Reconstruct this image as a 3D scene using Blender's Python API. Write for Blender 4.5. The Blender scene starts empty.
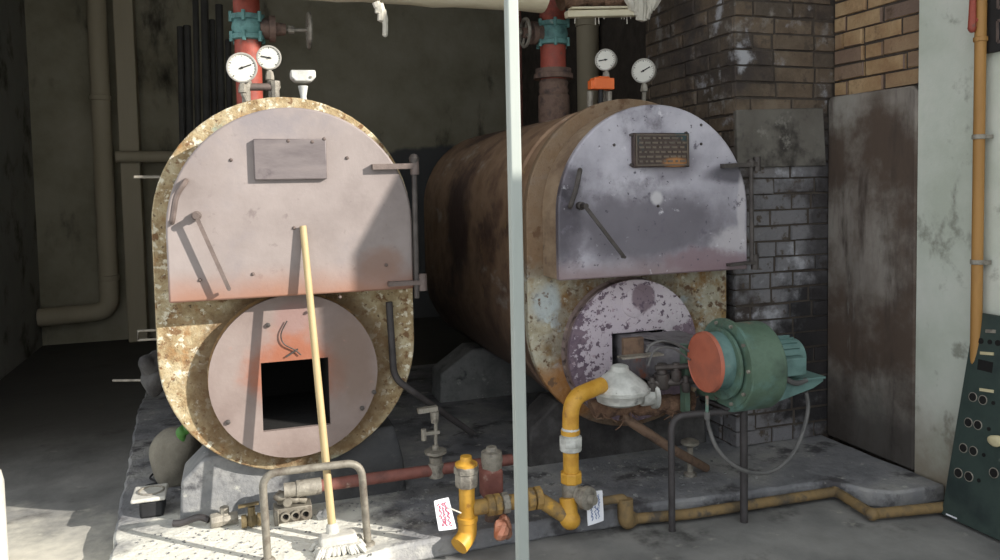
import bpy, bmesh, math, random
from mathutils import Vector as V, Matrix

SC = bpy.context.scene
COL = SC.collection
PI = math.pi
rnd = random.Random(7)

# ------------------------------------------------------------------ camera
F, PX, PY, EYE = 790.0, 500.0, 230.0, 1.45
_dy = V(((235 - PX) / F, (PY - 190) / F, 1.0)).normalized()
_up = V((-.02, 1, -.0573)); _up = (_up - _dy * _up.dot(_dy)).normalized()
_dx = _up.cross(_dy)
def _w(c): return V((_dx.dot(c), _dy.dot(c), _up.dot(c)))
cam_d = bpy.data.cameras.new('camera')
cam_d.sensor_width = 36; cam_d.lens = 36 * F / 1000; cam_d.shift_y = -.05
cam_d.clip_start = .05; cam_d.clip_end = 200
cam = bpy.data.objects.new('camera', cam_d); COL.objects.link(cam)
r_, u_, f_ = _w(V((1, 0, 0))), _w(V((0, 1, 0))), _w(V((0, 0, 1)))
cam.matrix_world = Matrix(((r_.x, u_.x, -f_.x, 0), (r_.y, u_.y, -f_.y, 0), (r_.z, u_.z, -f_.z, EYE), (0, 0, 0, 1)))
SC.camera = cam
def ray(x, y): return _w(V(((x - PX) / F, (PY - y) / F, 1)))
def at(x, y, Y):
    d = ray(x, y); return V((0, 0, EYE)) + d * (Y / d.y)
def az(x, y, z):
    d = ray(x, y); return V((0, 0, EYE)) + d * ((z - EYE) / d.z)
def ax(x, y, X):
    d = ray(x, y); return V((0, 0, EYE)) + d * (X / d.x)

# ------------------------------------------------------------------ sky, sun, exposure
SC.view_settings.view_transform = 'Standard'; SC.view_settings.look = 'None'
SC.view_settings.gamma = 1; SC.view_settings.exposure = 0
SC.view_settings.use_curve_mapping = False
wd = bpy.data.worlds.new('sky'); SC.world = wd; wd.use_nodes = True
bg = wd.node_tree.nodes['Background']
bg.inputs[0].default_value = (.90, .95, 1, 1); bg.inputs[1].default_value = 1.42
AZ, EL = math.radians(48), math.radians(23)
sd = bpy.data.lights.new('sun', 'SUN'); sd.energy = 7.0; sd.color = (1, .95, .87); sd.angle = .009
sun = bpy.data.objects.new('sun', sd); COL.objects.link(sun); sun.location = (6, -5, 5)
sun.rotation_euler = V((-math.sin(AZ) * math.cos(EL), math.cos(AZ) * math.cos(EL), -math.sin(EL))).to_track_quat('-Z', 'Y').to_euler()

# ------------------------------------------------------------------ materials
def lin(c):
    f = lambda v: v / 12.92 if v <= .04045 else ((v + .055) / 1.055) ** 2.4
    return tuple(f(v / 255) for v in c) + (1,)
def M(name, cols, sc=6, rough=.8, metal=0, bump=.3, bsc=None, st=(1, 1, 1), lay=(), det=8, spread=.16):
    m = bpy.data.materials.new(name); m.use_nodes = True
    nt = m.node_tree; N, L = nt.nodes, nt.links
    B = N['Principled BSDF']; B.inputs['Roughness'].default_value = rough; B.inputs['Metallic'].default_value = metal
    tc = N.new('ShaderNodeTexCoord')
    def noise(s, stretch=(1, 1, 1), d=det, seed=0.0):
        mp = N.new('ShaderNodeMapping'); mp.inputs['Scale'].default_value = stretch
        mp.inputs['Location'].default_value = (seed, seed * 1.7, -seed)
        L.new(tc.outputs['Object'], mp.inputs[0])
        n = N.new('ShaderNodeTexNoise'); n.inputs['Scale'].default_value = s; n.inputs['Detail'].default_value = d
        n.inputs['Roughness'].default_value = .62
        L.new(mp.outputs[0], n.inputs['Vector']); return n.outputs[0]
    def rng(src, lo, hi):
        r = N.new('ShaderNodeMapRange'); r.interpolation_type = 'SMOOTHSTEP'
        r.inputs[1].default_value = lo; r.inputs[2].default_value = hi
        L.new(src, r.inputs[0]); return r.outputs[0]
    def mth(op, a, b):
        q = N.new('ShaderNodeMath'); q.operation = op
        for i, v in enumerate((a, b)):
            if hasattr(v, 'is_linked'): L.new(v, q.inputs[i])
            else: q.inputs[i].default_value = v
        return q.outputs[0]
    base = noise(sc, st)
    if len(cols) == 1:
        cur = None; B.inputs['Base Color'].default_value = lin(cols[0])
    else:
        rp = N.new('ShaderNodeValToRGB'); e = rp.color_ramp.elements
        k = len(cols)
        for i, c in enumerate(cols):
            p = .5 - spread + 2 * spread * i / (k - 1)
            if i < 2: e[i].position = p; e[i].color = lin(c)
            else:
                q = e.new(p); q.color = lin(c)
        L.new(base, rp.inputs[0]); cur = rp.outputs[0]
    def mix(col, fac):
        nonlocal cur
        x = N.new('ShaderNodeMix'); x.data_type = 'RGBA'
        L.new(fac, x.inputs[0])
        if cur is None: x.inputs[6].default_value = lin(cols[0])
        else: L.new(cur, x.inputs[6])
        x.inputs[7].default_value = lin(col); cur = x.outputs[2]
    sep = None
    for i, l in enumerate(lay):
        if l[0] == 'n':      # spots: colour, scale, lo, hi, stretch
            mix(l[1], rng(noise(l[2], l[5] if len(l) > 5 else (1, 1, 1), seed=3.1 * (i + 1)), l[3], l[4]))
        elif l[0] == 'a':    # along an axis: colour, axis, from, to, wobble, amount
            if sep is None:
                sep = N.new('ShaderNodeSeparateXYZ'); L.new(tc.outputs['Object'], sep.inputs[0])
            w = mth('MULTIPLY', mth('SUBTRACT', noise(5, seed=1.3 * i), .5), l[5])
            v = mth('ADD', sep.outputs[l[2]], w)
            q = N.new('ShaderNodeMapRange'); q.interpolation_type = 'SMOOTHSTEP'
            q.inputs[1].default_value = min(l[3], l[4]); q.inputs[2].default_value = max(l[3], l[4])
            if l[3] > l[4]: q.inputs[3].default_value = 1; q.inputs[4].default_value = 0
            L.new(v, q.inputs[0])
            mix(l[1], mth('MULTIPLY', q.outputs[0], l[6]))
        elif l[0] == 'b':    # blob: colour, centre, radii, wobble, amount
            mp = N.new('ShaderNodeMapping'); mp.vector_type = 'TEXTURE'
            mp.inputs['Location'].default_value = l[2]; mp.inputs['Scale'].default_value = l[3]
            L.new(tc.outputs['Object'], mp.inputs[0])
            ln = N.new('ShaderNodeVectorMath'); ln.operation = 'LENGTH'; L.new(mp.outputs[0], ln.inputs[0])
            w = mth('MULTIPLY', mth('SUBTRACT', noise(l[6] if len(l) > 6 else 7, seed=2.3 * i), .5), l[4])
            v = mth('ADD', ln.outputs['Value'], w)
            q = N.new('ShaderNodeMapRange'); q.interpolation_type = 'SMOOTHSTEP'
            q.inputs[1].default_value = l[7] if len(l) > 7 else .45; q.inputs[2].default_value = 1; q.inputs[3].default_value = 1; q.inputs[4].default_value = 0
            L.new(v, q.inputs[0]); mix(l[1], mth('MULTIPLY', q.outputs[0], l[5]))
        elif l[0] == 'i':    # per brick: colour, lo, hi
            g = N.new('ShaderNodeNewGeometry'); mix(l[1], rng(g.outputs['Random Per Island'], l[2], l[3]))
    if cur is not None: L.new(cur, B.inputs['Base Color'])
    if bump:
        b = N.new('ShaderNodeBump'); b.inputs['Strength'].default_value = bump; b.inputs['Distance'].default_value = .02
        L.new(noise(bsc or sc * 3, st), b.inputs['Height']); L.new(b.outputs[0], B.inputs['Normal'])
    return m

# ------------------------------------------------------------------ mesh building
class MB:
    def __init__(s): s.v = []; s.f = []
    def add(s, vs, fs):
        o = len(s.v); s.v += [V(p) for p in vs]; s.f += [[i + o for i in f] for f in fs]; return s
    def box(s, x0, x1, y0, y1, z0, z1, mat=None):
        vs = [V((x, y, z)) for z in (z0, z1) for x, y in ((x0, y0), (x1, y0), (x1, y1), (x0, y1))]
        if mat: vs = [mat @ p for p in vs]
        return s.add(vs, [(3, 2, 1, 0), (4, 5, 6, 7), (0, 1, 5, 4), (1, 2, 6, 5), (2, 3, 7, 6), (3, 0, 4, 7)])
    def bar(s, a, b, w, h, up=(0, 0, 1)):
        a, b = V(a), V(b); d = (b - a).normalized(); u = V(up)
        if abs(d.dot(u)) > .98: u = V((0, 1, 0))
        sx = d.cross(u).normalized() * (w / 2); sz = sx.cross(d).normalized() * (h / 2)
        vs = [p + i * sx + j * sz for p in (a, b) for i, j in ((-1, -1), (1, -1), (1, 1), (-1, 1))]
        return s.add(vs, [(0, 1, 2, 3), (7, 6, 5, 4), (1, 0, 4, 5), (2, 1, 5, 6), (3, 2, 6, 7), (0, 3, 7, 4)])
    def tube(s, pts, r, n=12, cap=True):
        pts = [V(p) for p in pts]; m = len(pts)
        rr = r if isinstance(r, (list, tuple)) else [r] * m
        t0 = (pts[1] - pts[0]).normalized()
        u = t0.orthogonal().normalized(); o = len(s.v)
        for i, p in enumerate(pts):
            t = (pts[min(i + 1, m - 1)] - pts[max(i - 1, 0)]).normalized()
            u = (u - t * u.dot(t)).normalized(); w = t.cross(u)
            for k in range(n):
                a = 2 * PI * k / n; s.v.append(p + (u * math.cos(a) + w * math.sin(a)) * rr[i])
        for i in range(m - 1):
            for k in range(n):
                a, b = o + i * n + k, o + i * n + (k + 1) % n
                s.f.append([a, b, b + n, a + n])
        if cap:
            s.f.append([o + k for k in range(n)][::-1]); s.f.append([o + (m - 1) * n + k for k in range(n)])
        return s
    def lathe(s, c, axis, prof, n=32):     # prof: (distance along axis, radius)
        c = V(c); d = V(axis).normalized()
        return s.tube2([c + d * h for h, _ in prof], d, [max(r, 1e-4) for _, r in prof], n)
    def tube2(s, cs, d, rs, n):
        u = d.orthogonal().normalized(); w = d.cross(u); o = len(s.v); m = len(cs)
        for c, r in zip(cs, rs):
            for k in range(n):
                a = 2 * PI * k / n; s.v.append(c + (u * math.cos(a) + w * math.sin(a)) * r)
        for i in range(m - 1):
            for k in range(n):
                a, b = o + i * n + k, o + i * n + (k + 1) % n; s.f.append([a, b, b + n, a + n])
        s.f.append([o + k for k in range(n)][::-1]); s.f.append([o + (m - 1) * n + k for k in range(n)])
        return s
    def prism(s, out, y0, y1):            # outline in X,Z swept along Y
        n = len(out)
        vs = [(x, y0, z) for x, z in out] + [(x, y1, z) for x, z in out]
        fs = [list(range(n)), list(range(2 * n - 1, n - 1, -1))] + [[(i + 1) % n, i, n + i, n + (i + 1) % n] for i in range(n)]
        return s.add(vs, fs)
    def blob(s, c, r, n=3, rough=.15, seed=0):
        g = random.Random(seed); bm = bmesh.new(); bmesh.ops.create_icosphere(bm, subdivisions=n, radius=1)
        ph = [(V((g.uniform(-1, 1), g.uniform(-1, 1), g.uniform(-1, 1))) * 4, g.uniform(0, 6)) for _ in range(7)]
        vs = []
        for v in bm.verts:
            k = 1 + rough * sum(math.sin(v.co.dot(a) + b) for a, b in ph) / 3
            vs.append(V(c) + V((v.co.x * r[0], v.co.y * r[1], v.co.z * r[2])) * k)
        fs = [[v.index for v in f.verts] for f in bm.faces]; bm.free(); return s.add(vs, fs)
    def build(s, name, mat, parent=None, bevel=0, angle=35, org=None):
        if parent is not None: org = ORG[parent]
        o_ = V(org) if org is not None else V((0, 0, 0))
        me = bpy.data.meshes.new(name); me.from_pydata([p - o_ for p in s.v], [], s.f)
        bm = bmesh.new(); bm.from_mesh(me); bmesh.ops.recalc_face_normals(bm, faces=bm.faces); bm.to_mesh(me); bm.free()
        me.materials.append(mat)
        me.polygons.foreach_set('use_smooth', [True] * len(me.polygons))
        me.set_sharp_from_angle(angle=math.radians(angle))
        ob = bpy.data.objects.new(name, me); COL.objects.link(ob)
        if parent is not None: ob.parent = parent
        else: ob.location = o_
        ORG[ob] = o_
        if bevel:
            b = ob.modifiers.new('bevel', 'BEVEL'); b.width = bevel; b.segments = 2; b.limit_method = 'ANGLE'; b.angle_limit = math.radians(40)
        return ob
ORG = {}
def fillet(pts, r, n=6):
    pts = [V(p) for p in pts]; out = [pts[0]]
    for i in range(1, len(pts) - 1):
        a, b, c = pts[i - 1], pts[i], pts[i + 1]
        d1, d2 = (a - b), (c - b); q = min(r, d1.length * .48, d2.length * .48)
        p1, p2 = b + d1.normalized() * q, b + d2.normalized() * q
        for k in range(n + 1):
            t = k / n; out.append(p1 * (1 - t) ** 2 + b * 2 * t * (1 - t) + p2 * t * t)
    out.append(pts[-1]); return out
def smooth(pts, n=6):
    pts = [V(p) for p in pts]; out = []
    for i in range(len(pts) - 1):
        p0, p1, p2, p3 = pts[max(i - 1, 0)], pts[i], pts[i + 1], pts[min(i + 2, len(pts) - 1)]
        for k in range(n):
            t = k / n
            out.append(.5 * ((2 * p1) + (p2 - p0) * t + (2 * p0 - 5 * p1 + 4 * p2 - p3) * t * t + (3 * p1 - p0 - 3 * p2 + p3) * t ** 3))
    out.append(pts[-1]); return out
def thing(name, label, cat, loc, group=None):
    o = bpy.data.objects.new(name, None); COL.objects.link(o); o.location = loc; o.empty_display_size = .1
    ORG[o] = V(loc); return tag(o, label, cat, group)
def tag(o, label, cat, group=None, kind=None):
    o['label'] = label; o['category'] = cat
    if group: o['group'] = group
    if kind: o['kind'] = kind
    return o
def struct(o, label=None):
    o['kind'] = 'structure'
    if label: o['label'] = label; o['category'] = 'structure'
    return o

# ------------------------------------------------------------------ palette
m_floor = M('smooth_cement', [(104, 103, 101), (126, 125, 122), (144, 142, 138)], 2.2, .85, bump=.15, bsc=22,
            lay=[('n', (70, 68, 66), 3.0, .56, .72), ('n', (165, 162, 152), 9, .62, .75), ('a', (66, 63, 58), 1, 3.9, 5.6, .8, .9), ('b', (220, 214, 198), (-1.4, 1.6, 0), (1.7, 2.7, 1), .35, .95, 7, .72)])  # interior shade painted in towards the back, sunlight as the pale front-left blob
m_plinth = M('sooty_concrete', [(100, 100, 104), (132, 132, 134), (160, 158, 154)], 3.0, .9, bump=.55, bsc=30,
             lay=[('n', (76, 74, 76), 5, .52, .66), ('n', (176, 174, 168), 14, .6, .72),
                  ('b', (238, 235, 222), (.0, 3.15, .08), (.75, .55, .6), 1.2, .9)])  # pale blob paints the sunlit part by the left boiler into the colour
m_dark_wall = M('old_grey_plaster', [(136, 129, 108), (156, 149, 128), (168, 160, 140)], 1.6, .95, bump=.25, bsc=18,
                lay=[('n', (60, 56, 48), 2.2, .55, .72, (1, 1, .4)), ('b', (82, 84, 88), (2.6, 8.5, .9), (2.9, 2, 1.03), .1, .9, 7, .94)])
m_left_wall = M('left_plaster', [(140, 140, 132), (158, 156, 146)], 1.4, .95, bump=.2, lay=[('n', (74, 68, 58), 2.4, .5, .7)])
m_plaster = M('pale_green_plaster', [(190, 196, 182), (203, 208, 196), (214, 216, 206)], 2.4, .9, bump=.2, bsc=14,
              lay=[('n', (150, 152, 140), 6, .58, .72), ('n', (120, 116, 106), 4, .64, .76, (1, 1, .5)), ('a', (128, 112, 92), 2, .55, .0, .5, .85)])
m_slab = M('stained_render', [(116, 109, 102), (142, 134, 126), (158, 154, 146)], 2.6, .9, bump=.22, bsc=18, st=(1, 1, .35),
           lay=[('n', (88, 74, 64), 1.5, .42, .60), ('n', (70, 60, 54), 5, .50, .68, (1, 1.2, .25)), ('n', (150, 150, 144), 6, .64, .76, (1, 1, .2)), ('a', (44, 40, 38), 2, .62, .2, .5, .8)])
m_roof = M('roof_concrete', [(140, 134, 122), (160, 154, 142)], 2, .95)
m_mortar = M('dark_mortar', [(66, 58, 52), (84, 76, 68)], 9, .95, bump=.5)
m_brick = M('sooty_brick', [(94, 80, 66), (110, 95, 79), (122, 108, 92)], 7, .95, bump=.6, bsc=34,
            lay=[('i', (90, 80, 70), .3, .95), ('n', (76, 68, 58), 1.6, .46, .62), ('n', (136, 130, 124), 8, .56, .7), ('a', (128, 128, 132), 2, 1.7, 1.45, .2, .8), ('n', (66, 58, 54), 3, .50, .66), ('n', (84, 74, 64), 16, .55, .66),
                 ('n', (168, 168, 172), 5, .58, .70), ('b', (34, 32, 33), (.52, .0, .5), (.42, .6, .52), 1.6, .97), ('b', (48, 44, 44), (.56, 0, 1.1), (.16, .6, .9), 1.4, .8)])
m_brick_y = M('yellow_brown_brick', [(150, 118, 86), (170, 140, 104), (182, 154, 118)], 7, .95, bump=.5, bsc=34,
              lay=[('i', (124, 104, 92), .4, .95), ('n', (92, 74, 58), 6, .57, .7)])
m_patch = M('cement_patch', [(98, 93, 86), (120, 116, 108)], 4, .95, bump=.3, lay=[('n', (62, 58, 54), 5, .48, .66), ('n', (132, 128, 120), 9, .6, .7)])
# boilers
def hood_mat(name, dark):
    if not dark:
        return M(name, [(128, 117, 113), (141, 130, 126), (150, 139, 135)], 3.2, .62, bump=.08, bsc=60,
                 lay=[('n', (116, 104, 101), 14, .6, .74), ('n', (131, 123, 124), 2.2, .5, .66), ('a', (146, 100, 76), 2, 1.17, 1.0, .1, .9),
                      ('b', (128, 94, 76), (.34, -.2, 1.13), (.12, .2, .09), 1.2, .6), ('n', (116, 88, 76), 26, .68, .76)])
    return M(name, [(150, 146, 154), (172, 168, 177), (192, 188, 196)], 3.4, .5, bump=.14, bsc=45,
             lay=[('b', (88, 82, 90), (-.02, -.2, 1.24), (.62, .5, .23), .9, .8, 5), ('b', (62, 56, 64), (-.45, -.2, 1.3), (.12, .4, .3), .9, .8, 6),
                  ('b', (60, 55, 62), (-.40, -.2, 1.44), (.075, .3, .10), .8, .85), ('b', (98, 92, 100), (.11, -.2, 1.53), (.19, .3, .115), .5, .6, 9),
                  ('b', (74, 70, 78), (.46, -.2, 1.48), (.26, .4, .06), .7, .85), ('n', (110, 104, 112), 4, .54, .70),
                  ('a', (136, 114, 114), 2, 1.13, 1.03, .10, .8), ('b', (134, 110, 116), (.30, -.2, 1.08), (.30, .4, .08), 1.0, .8, 12),
                  ('b', (186, 180, 184), (.45, -.2, 1.165), (.16, .4, .085), 1.1, .9, 12), ('b', (190, 184, 188), (.485, -.2, 1.32), (.03, .4, .2), .9, .8, 9),
                  ('n', (84, 78, 88), 34, .63, .69), ('n', (104, 98, 108), 12, .60, .68), ('n', (204, 200, 206), 18, .64, .74), ('b', (206, 202, 204), (.03, -.2, 1.375), (.04, .3, .04), .7, .75, 14)])
m_hood1 = hood_mat('heat_faded_door_paint', False)
m_hood2 = hood_mat('smoked_door_paint', True)
m_hoodside = M('rusty_hood_side', [(120, 96, 70), (146, 122, 92), (96, 78, 64)], 5, .8, bump=.3, st=(1, 1, .5), lay=[('n', (70, 56, 50), 6, .55, .7)])
m_hoodside2 = M('brown_hood_side', [(140, 116, 92), (168, 146, 122), (120, 98, 80)], 4, .75, bump=.3, bsc=30, st=(1, .5, 1), lay=[('n', (92, 76, 66), 5, .56, .7), ('n', (182, 172, 160), 8, .62, .72)])
m_flange1 = M('flaking_rusty_plate', [(136, 112, 78), (170, 151, 116), (190, 178, 148)], 14, .85, bump=.6, bsc=60,
              lay=[('n', (150, 112, 70), 8, .54, .68), ('n', (122, 92, 62), 24, .56, .64), ('n', (216, 208, 186), 34, .56, .64), ('n', (92, 72, 54), 40, .60, .66), ('n', (152, 162, 146), 4, .6, .7), ('b', (104, 80, 54), (.01, 0, .675), (.455, .5, .455), .35, .8, 12, .8)])
m_flange2 = M('mottled_rusty_plate', [(160, 148, 120), (186, 180, 160), (152, 124, 78)], 11, .85, bump=.55, bsc=46,
              lay=[('n', (152, 112, 58), 5, .5, .64), ('n', (104, 82, 60), 26, .55, .64), ('n', (196, 204, 202), 9, .58, .66), ('n', (206, 200, 182), 30, .58, .66), ('n', (78, 60, 46), 8, .60, .70), ('a', (104, 74, 50), 2, .55, .3, .4, .8), ('b', (74, 56, 44), (-.05, 0, .68), (.46, .5, .44), .7, .55, 9, .75), ('b', (168, 112, 52), (-.36, 0, .48), (.22, .5, .2), 1.2, .75, 8), ('b', (186, 196, 198), (-.44, 0, .9), (.1, .5, .11), 1.2, .8, 10), ('a', (92, 68, 50), 2, .98, 1.04, .1, .6), ('a', (138, 114, 90), 2, 1.02, 1.14, .1, .8), ('n', (112, 86, 64), 12, .58, .66)])
m_shell1 = M('dark_rusty_shell', [(74, 62, 54), (100, 84, 70), (60, 50, 46)], 5, .8, bump=.4)
m_shell2 = M('brown_rusty_shell', [(140, 110, 86), (170, 140, 114), (124, 96, 80)], 3.2, .62, bump=.3, bsc=20,
             lay=[('n', (96, 74, 66), 3, .52, .68, (1, .6, .8)), ('n', (190, 178, 166), 6, .58, .72, (1, .5, 1)), ('n', (170, 142, 100), 9, .62, .7),
                  ('a', (82, 64, 58), 2, 1.05, .5, .6, .7), ('b', (66, 50, 52), (-.5, 1.3, 1.2), (.3, .34, .5), .9, .85)])
m_drum1 = M('rusted_drum', [(120, 92, 60), (146, 116, 78), (92, 70, 52)], 9, .85, bump=.5, lay=[('n', (70, 54, 42), 14, .54, .66), ('n', (176, 156, 124), 18, .6, .7)])
m_drum2 = M('purple_brown_drum', [(104, 90, 88), (130, 112, 106), (86, 74, 74)], 9, .85, bump=.5, lay=[('n', (64, 52, 50), 14, .54, .66), ('n', (156, 140, 120), 18, .6, .7)])
m_disc1 = M('burner_plate_paint', [(122, 106, 100), (134, 119, 113), (142, 128, 122)], 4, .7, bump=.12, bsc=40,
            lay=[('b', (148, 84, 54), (-.0, -.15, .72), (.25, .3, .24), 1.0, .85), ('b', (140, 112, 106), (.0, -.15, .92), (.1, .3, .09), .8, .9), ('b', (118, 98, 86), (.24, -.15, .72), (.14, .3, .28), .8, .7),
                 ('n', (150, 118, 106), 16, .62, .72)])
m_disc2 = M('peeling_white_over_purple', [(112, 94, 106), (130, 112, 122), (98, 82, 96)], 5, .75, bump=.35, bsc=40,
            lay=[('b', (198, 186, 192), (-.0, -.15, .86), (.27, .3, .17), 2.6, .97, 24, .86), ('b', (194, 182, 190), (-.19, -.15, .70), (.12, .3, .22), 3.2, .97, 30, .86), ('b', (198, 188, 192), (.17, -.15, .84), (.11, .3, .13), 2.6, .9, 24, .86), ('b', (126, 108, 116), (.02, -.15, .90), (.07, .3, .075), .6, .95, 12, .8), ('n', (104, 88, 100), 40, .56, .6), ('n', (168, 150, 158), 30, .62, .66)])
m_soot = M('soot', [(14, 13, 12), (24, 22, 20)], 8, .95)
m_steel = M('dark_steel', [(66, 60, 58), (92, 86, 82)], 14, .55, .4, .2)
m_hinge = M('grey_pink_iron', [(92, 80, 75), (116, 102, 96)], 14, .6, .2, .2)
m_plate1 = M('worn_grey_plate', [(104, 95, 95), (116, 107, 106), (126, 116, 114)], 5, .5, .2, .1, st=(1, 1, 3), lay=[('n', (164, 148, 136), 14, .64, .72), ('n', (92, 82, 84), 7, .58, .7)])
m_plate2 = M('dark_brown_plate', [(66, 54, 50), (84, 70, 64)], 9, .5, .3, .2, lay=[('n', (56, 76, 78), 7, .52, .6), ('b', (176, 124, 78), (.11, -.2, 1.535), (.08, .3, .035), .7, .9)])
m_emboss = M('raised_letters', [(120, 106, 92), (96, 88, 80)], 12, .5, .3, 0)
m_saddle = M('grey_cement', [(112, 112, 112), (136, 136, 134), (152, 151, 148)], 6, .9, bump=.35, bsc=40, lay=[('n', (84, 84, 86), 8, .56, .7), ('n', (182, 180, 172), 18, .62, .72)])
m_saddle1 = M('cast_cement', [(112, 113, 115), (132, 132, 132), (148, 147, 144)], 6, .9, bump=.4, bsc=40, lay=[('n', (70, 70, 73), 8, .54, .7), ('n', (166, 165, 158), 20, .61, .71), ('a', (52, 52, 54), 0, .02, .22, .12, .85)])  # soot and shade of the right side both painted into the colour
m_saddle2 = M('sooty_cement', [(46, 44, 44), (66, 63, 62), (90, 88, 86)], 6, .9, bump=.4, bsc=40, lay=[('n', (150, 148, 140), 12, .66, .74)])
# pipes and fittings
m_cream = M('cream_lagging', [(196, 184, 152), (216, 206, 178), (226, 218, 194)], 5, .9, bump=.3, st=(.5, 1, 1), lay=[('n', (170, 140, 84), 4, .6, .72)])
m_rag = M('torn_white_wrap', [(196, 190, 176), (220, 214, 200)], 12, .95, bump=.4)
m_red = M('red_pipe_paint', [(134, 58, 46), (158, 74, 58), (112, 58, 50)], 8, .6, bump=.2, lay=[('n', (110, 84, 72), 12, .6, .7)])
m_red2 = M('faded_red_pipe', [(114, 68, 60), (134, 84, 74), (96, 62, 56)], 8, .7, bump=.25, lay=[('n', (168, 148, 134), 10, .6, .72)])
m_teal = M('teal_valve_paint', [(72, 116, 112), (98, 142, 138), (66, 100, 100)], 10, .6, bump=.2, lay=[('n', (150, 160, 150), 14, .6, .7)])
m_brownfit = M('brown_iron_fitting', [(92, 72, 62), (116, 94, 82), (70, 58, 54)], 12, .8, bump=.4)
m_yellow = M('yellow_gas_paint', [(192, 140, 42), (208, 158, 60), (176, 124, 40)], 7, .5, bump=.12, lay=[('n', (150, 104, 44), 10, .62, .72)])
m_yelold = M('dirty_yellow_pipe', [(140, 112, 66), (166, 132, 72), (104, 88, 66)], 8, .75, bump=.3, lay=[('n', (92, 82, 70), 9, .52, .64), ('n', (196, 150, 60), 7, .62, .7)])
m_brass = M('tarnished_brass', [(98, 86, 62), (124, 108, 76)], 14, .6, .4, .2)
m_yeldull = M('dull_ground_pipe', [(112, 94, 66), (136, 112, 74), (94, 82, 64)], 7, .8, bump=.3, lay=[('n', (84, 76, 66), 8, .54, .66), ('n', (168, 132, 66), 6, .64, .72)])
m_ochre = M('ochre_wall_pipe', [(154, 112, 58), (170, 126, 68), (136, 98, 52)], 3, .6, bump=.1, st=(1, 1, .3))
m_fit = M('galvanised_fitting', [(128, 122, 112), (156, 150, 138), (104, 98, 90)], 16, .6, .3, .3)
m_alum = M('dusty_aluminium', [(178, 178, 172), (206, 206, 200), (158, 158, 152)], 9, .6, .1, .15, lay=[('n', (120, 120, 116), 14, .62, .72)])
m_gauge = M('gauge_case', [(150, 146, 138), (172, 168, 160)], 10, .5, .2, 0)
m_dial = M('dial_white', [(204, 202, 192), (214, 212, 202)], 5, .5, bump=0)
m_black = M('black_paint', [(22, 22, 24), (34, 34, 36)], 9, .6, bump=.1)
m_orange = M('orange_plastic', [(224, 104, 44), (236, 120, 60)], 9, .5, bump=.05)
m_hoop = M('grey_rusty_tube', [(112, 106, 96), (138, 132, 120), (92, 82, 72)], 12, .6, .3, .2)
m_darktube = M('dark_tube', [(54, 50, 50), (76, 72, 72)], 12, .6, .2, .2)
m_wood = M('pale_broom_wood', [(172, 150, 108), (188, 166, 124)], 6, .6, bump=.05, st=(6, 6, .6))
m_white = M('dusty_white', [(186, 183, 174), (206, 203, 194)], 14, .9, bump=.4)
m_post = M('pale_post_paint', [(154, 160, 154), (170, 175, 168)], 4, .6, bump=.05, st=(1, 1, .3), lay=[('n', (170, 172, 166), 10, .62, .72, (1, 1, .2))])
m_greenf = M('green_machine_paint', [(74, 94, 78), (90, 112, 94), (64, 80, 68)], 5, .5, bump=.1, lay=[('n', (146, 104, 94), 5, .57, .68), ('n', (100, 132, 124), 3, .52, .66), ('n', (56, 64, 56), 7, .58, .7)])
m_tealf = M('teal_machine_paint', [(84, 114, 110), (102, 132, 127), (74, 100, 96)], 5, .5, bump=.08, lay=[('n', (140, 130, 120), 9, .64, .74)])
m_disc_o = M('faded_orange_red', [(164, 88, 66), (180, 102, 78), (152, 90, 74)], 5, .6, bump=.08)
m_duct = M('grey_sheet_duct', [(92, 88, 92), (120, 116, 118), (74, 70, 72)], 8, .6, .2, .2, lay=[('n', (150, 92, 66), 6, .6, .7)])
m_rust = M('orange_rust', [(100, 80, 66), (120, 96, 78), (82, 66, 56)], 12, .85, bump=.3)
m_debris = M('brown_debris', [(96, 70, 56), (126, 98, 78), (72, 54, 46)], 18, .95, bump=.6)
m_cable = M('grey_cable', [(84, 83, 82), (104, 102, 100)], 12, .6, bump=0)
m_panel = M('dark_green_panel', [(44, 58, 54), (54, 68, 63), (38, 50, 49)], 5, .5, bump=.08, lay=[('n', (84, 92, 84), 16, .68, .76), ('b', (44, 100, 112), (.0, -.3, .18), (.4, .13, .12), .4, .9)])
m_paleplate = M('pale_label_strip', [(196, 182, 140), (210, 200, 164)], 8, .6, bump=0)
m_stone = M('grey_stone', [(116, 110, 98), (142, 136, 122)], 8, .95, bump=.5)
m_paper = M('white_card', [(226, 226, 232), (236, 236, 240)], 8, .8, bump=.05)
m_inkr = M('red_ink', [(190, 70, 100)], 5, .8, bump=0)
m_inkb = M('blue_ink', [(96, 116, 160)], 5, .8, bump=0)
m_leaf = M('green_plastic', [(60, 112, 46), (80, 132, 60)], 8, .5, bump=.1)
m_copper = M('copper_scrap', [(190, 120, 92), (214, 160, 136)], 14, .35, .7, .4)
m_greypipe = M('grey_plastic_pipe', [(172, 160, 134), (186, 174, 150)], 2, .7, bump=.08, st=(1, 1, .2))
m_pole = M('dark_pole', [(58, 56, 54), (76, 74, 70)], 6, .8, bump=.1)
m_ground = M('yard_concrete', [(150, 148, 138), (168, 165, 154)], 2, .9, bump=.15)

# ------------------------------------------------------------------ setting
PZ = .08
b = MB(); b.add([(-4, -7, 0), (6, -7, 0), (6, 9, 0), (-4, 9, 0), (-4, -7, -.15), (6, -7, -.15), (6, 9, -.15), (-4, 9, -.15)],
                [(0, 1, 2, 3), (7, 6, 5, 4), (0, 4, 5, 1), (1, 5, 6, 2), (2, 6, 7, 3), (3, 7, 4, 0)])
struct(b.build('floor', m_floor))
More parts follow.
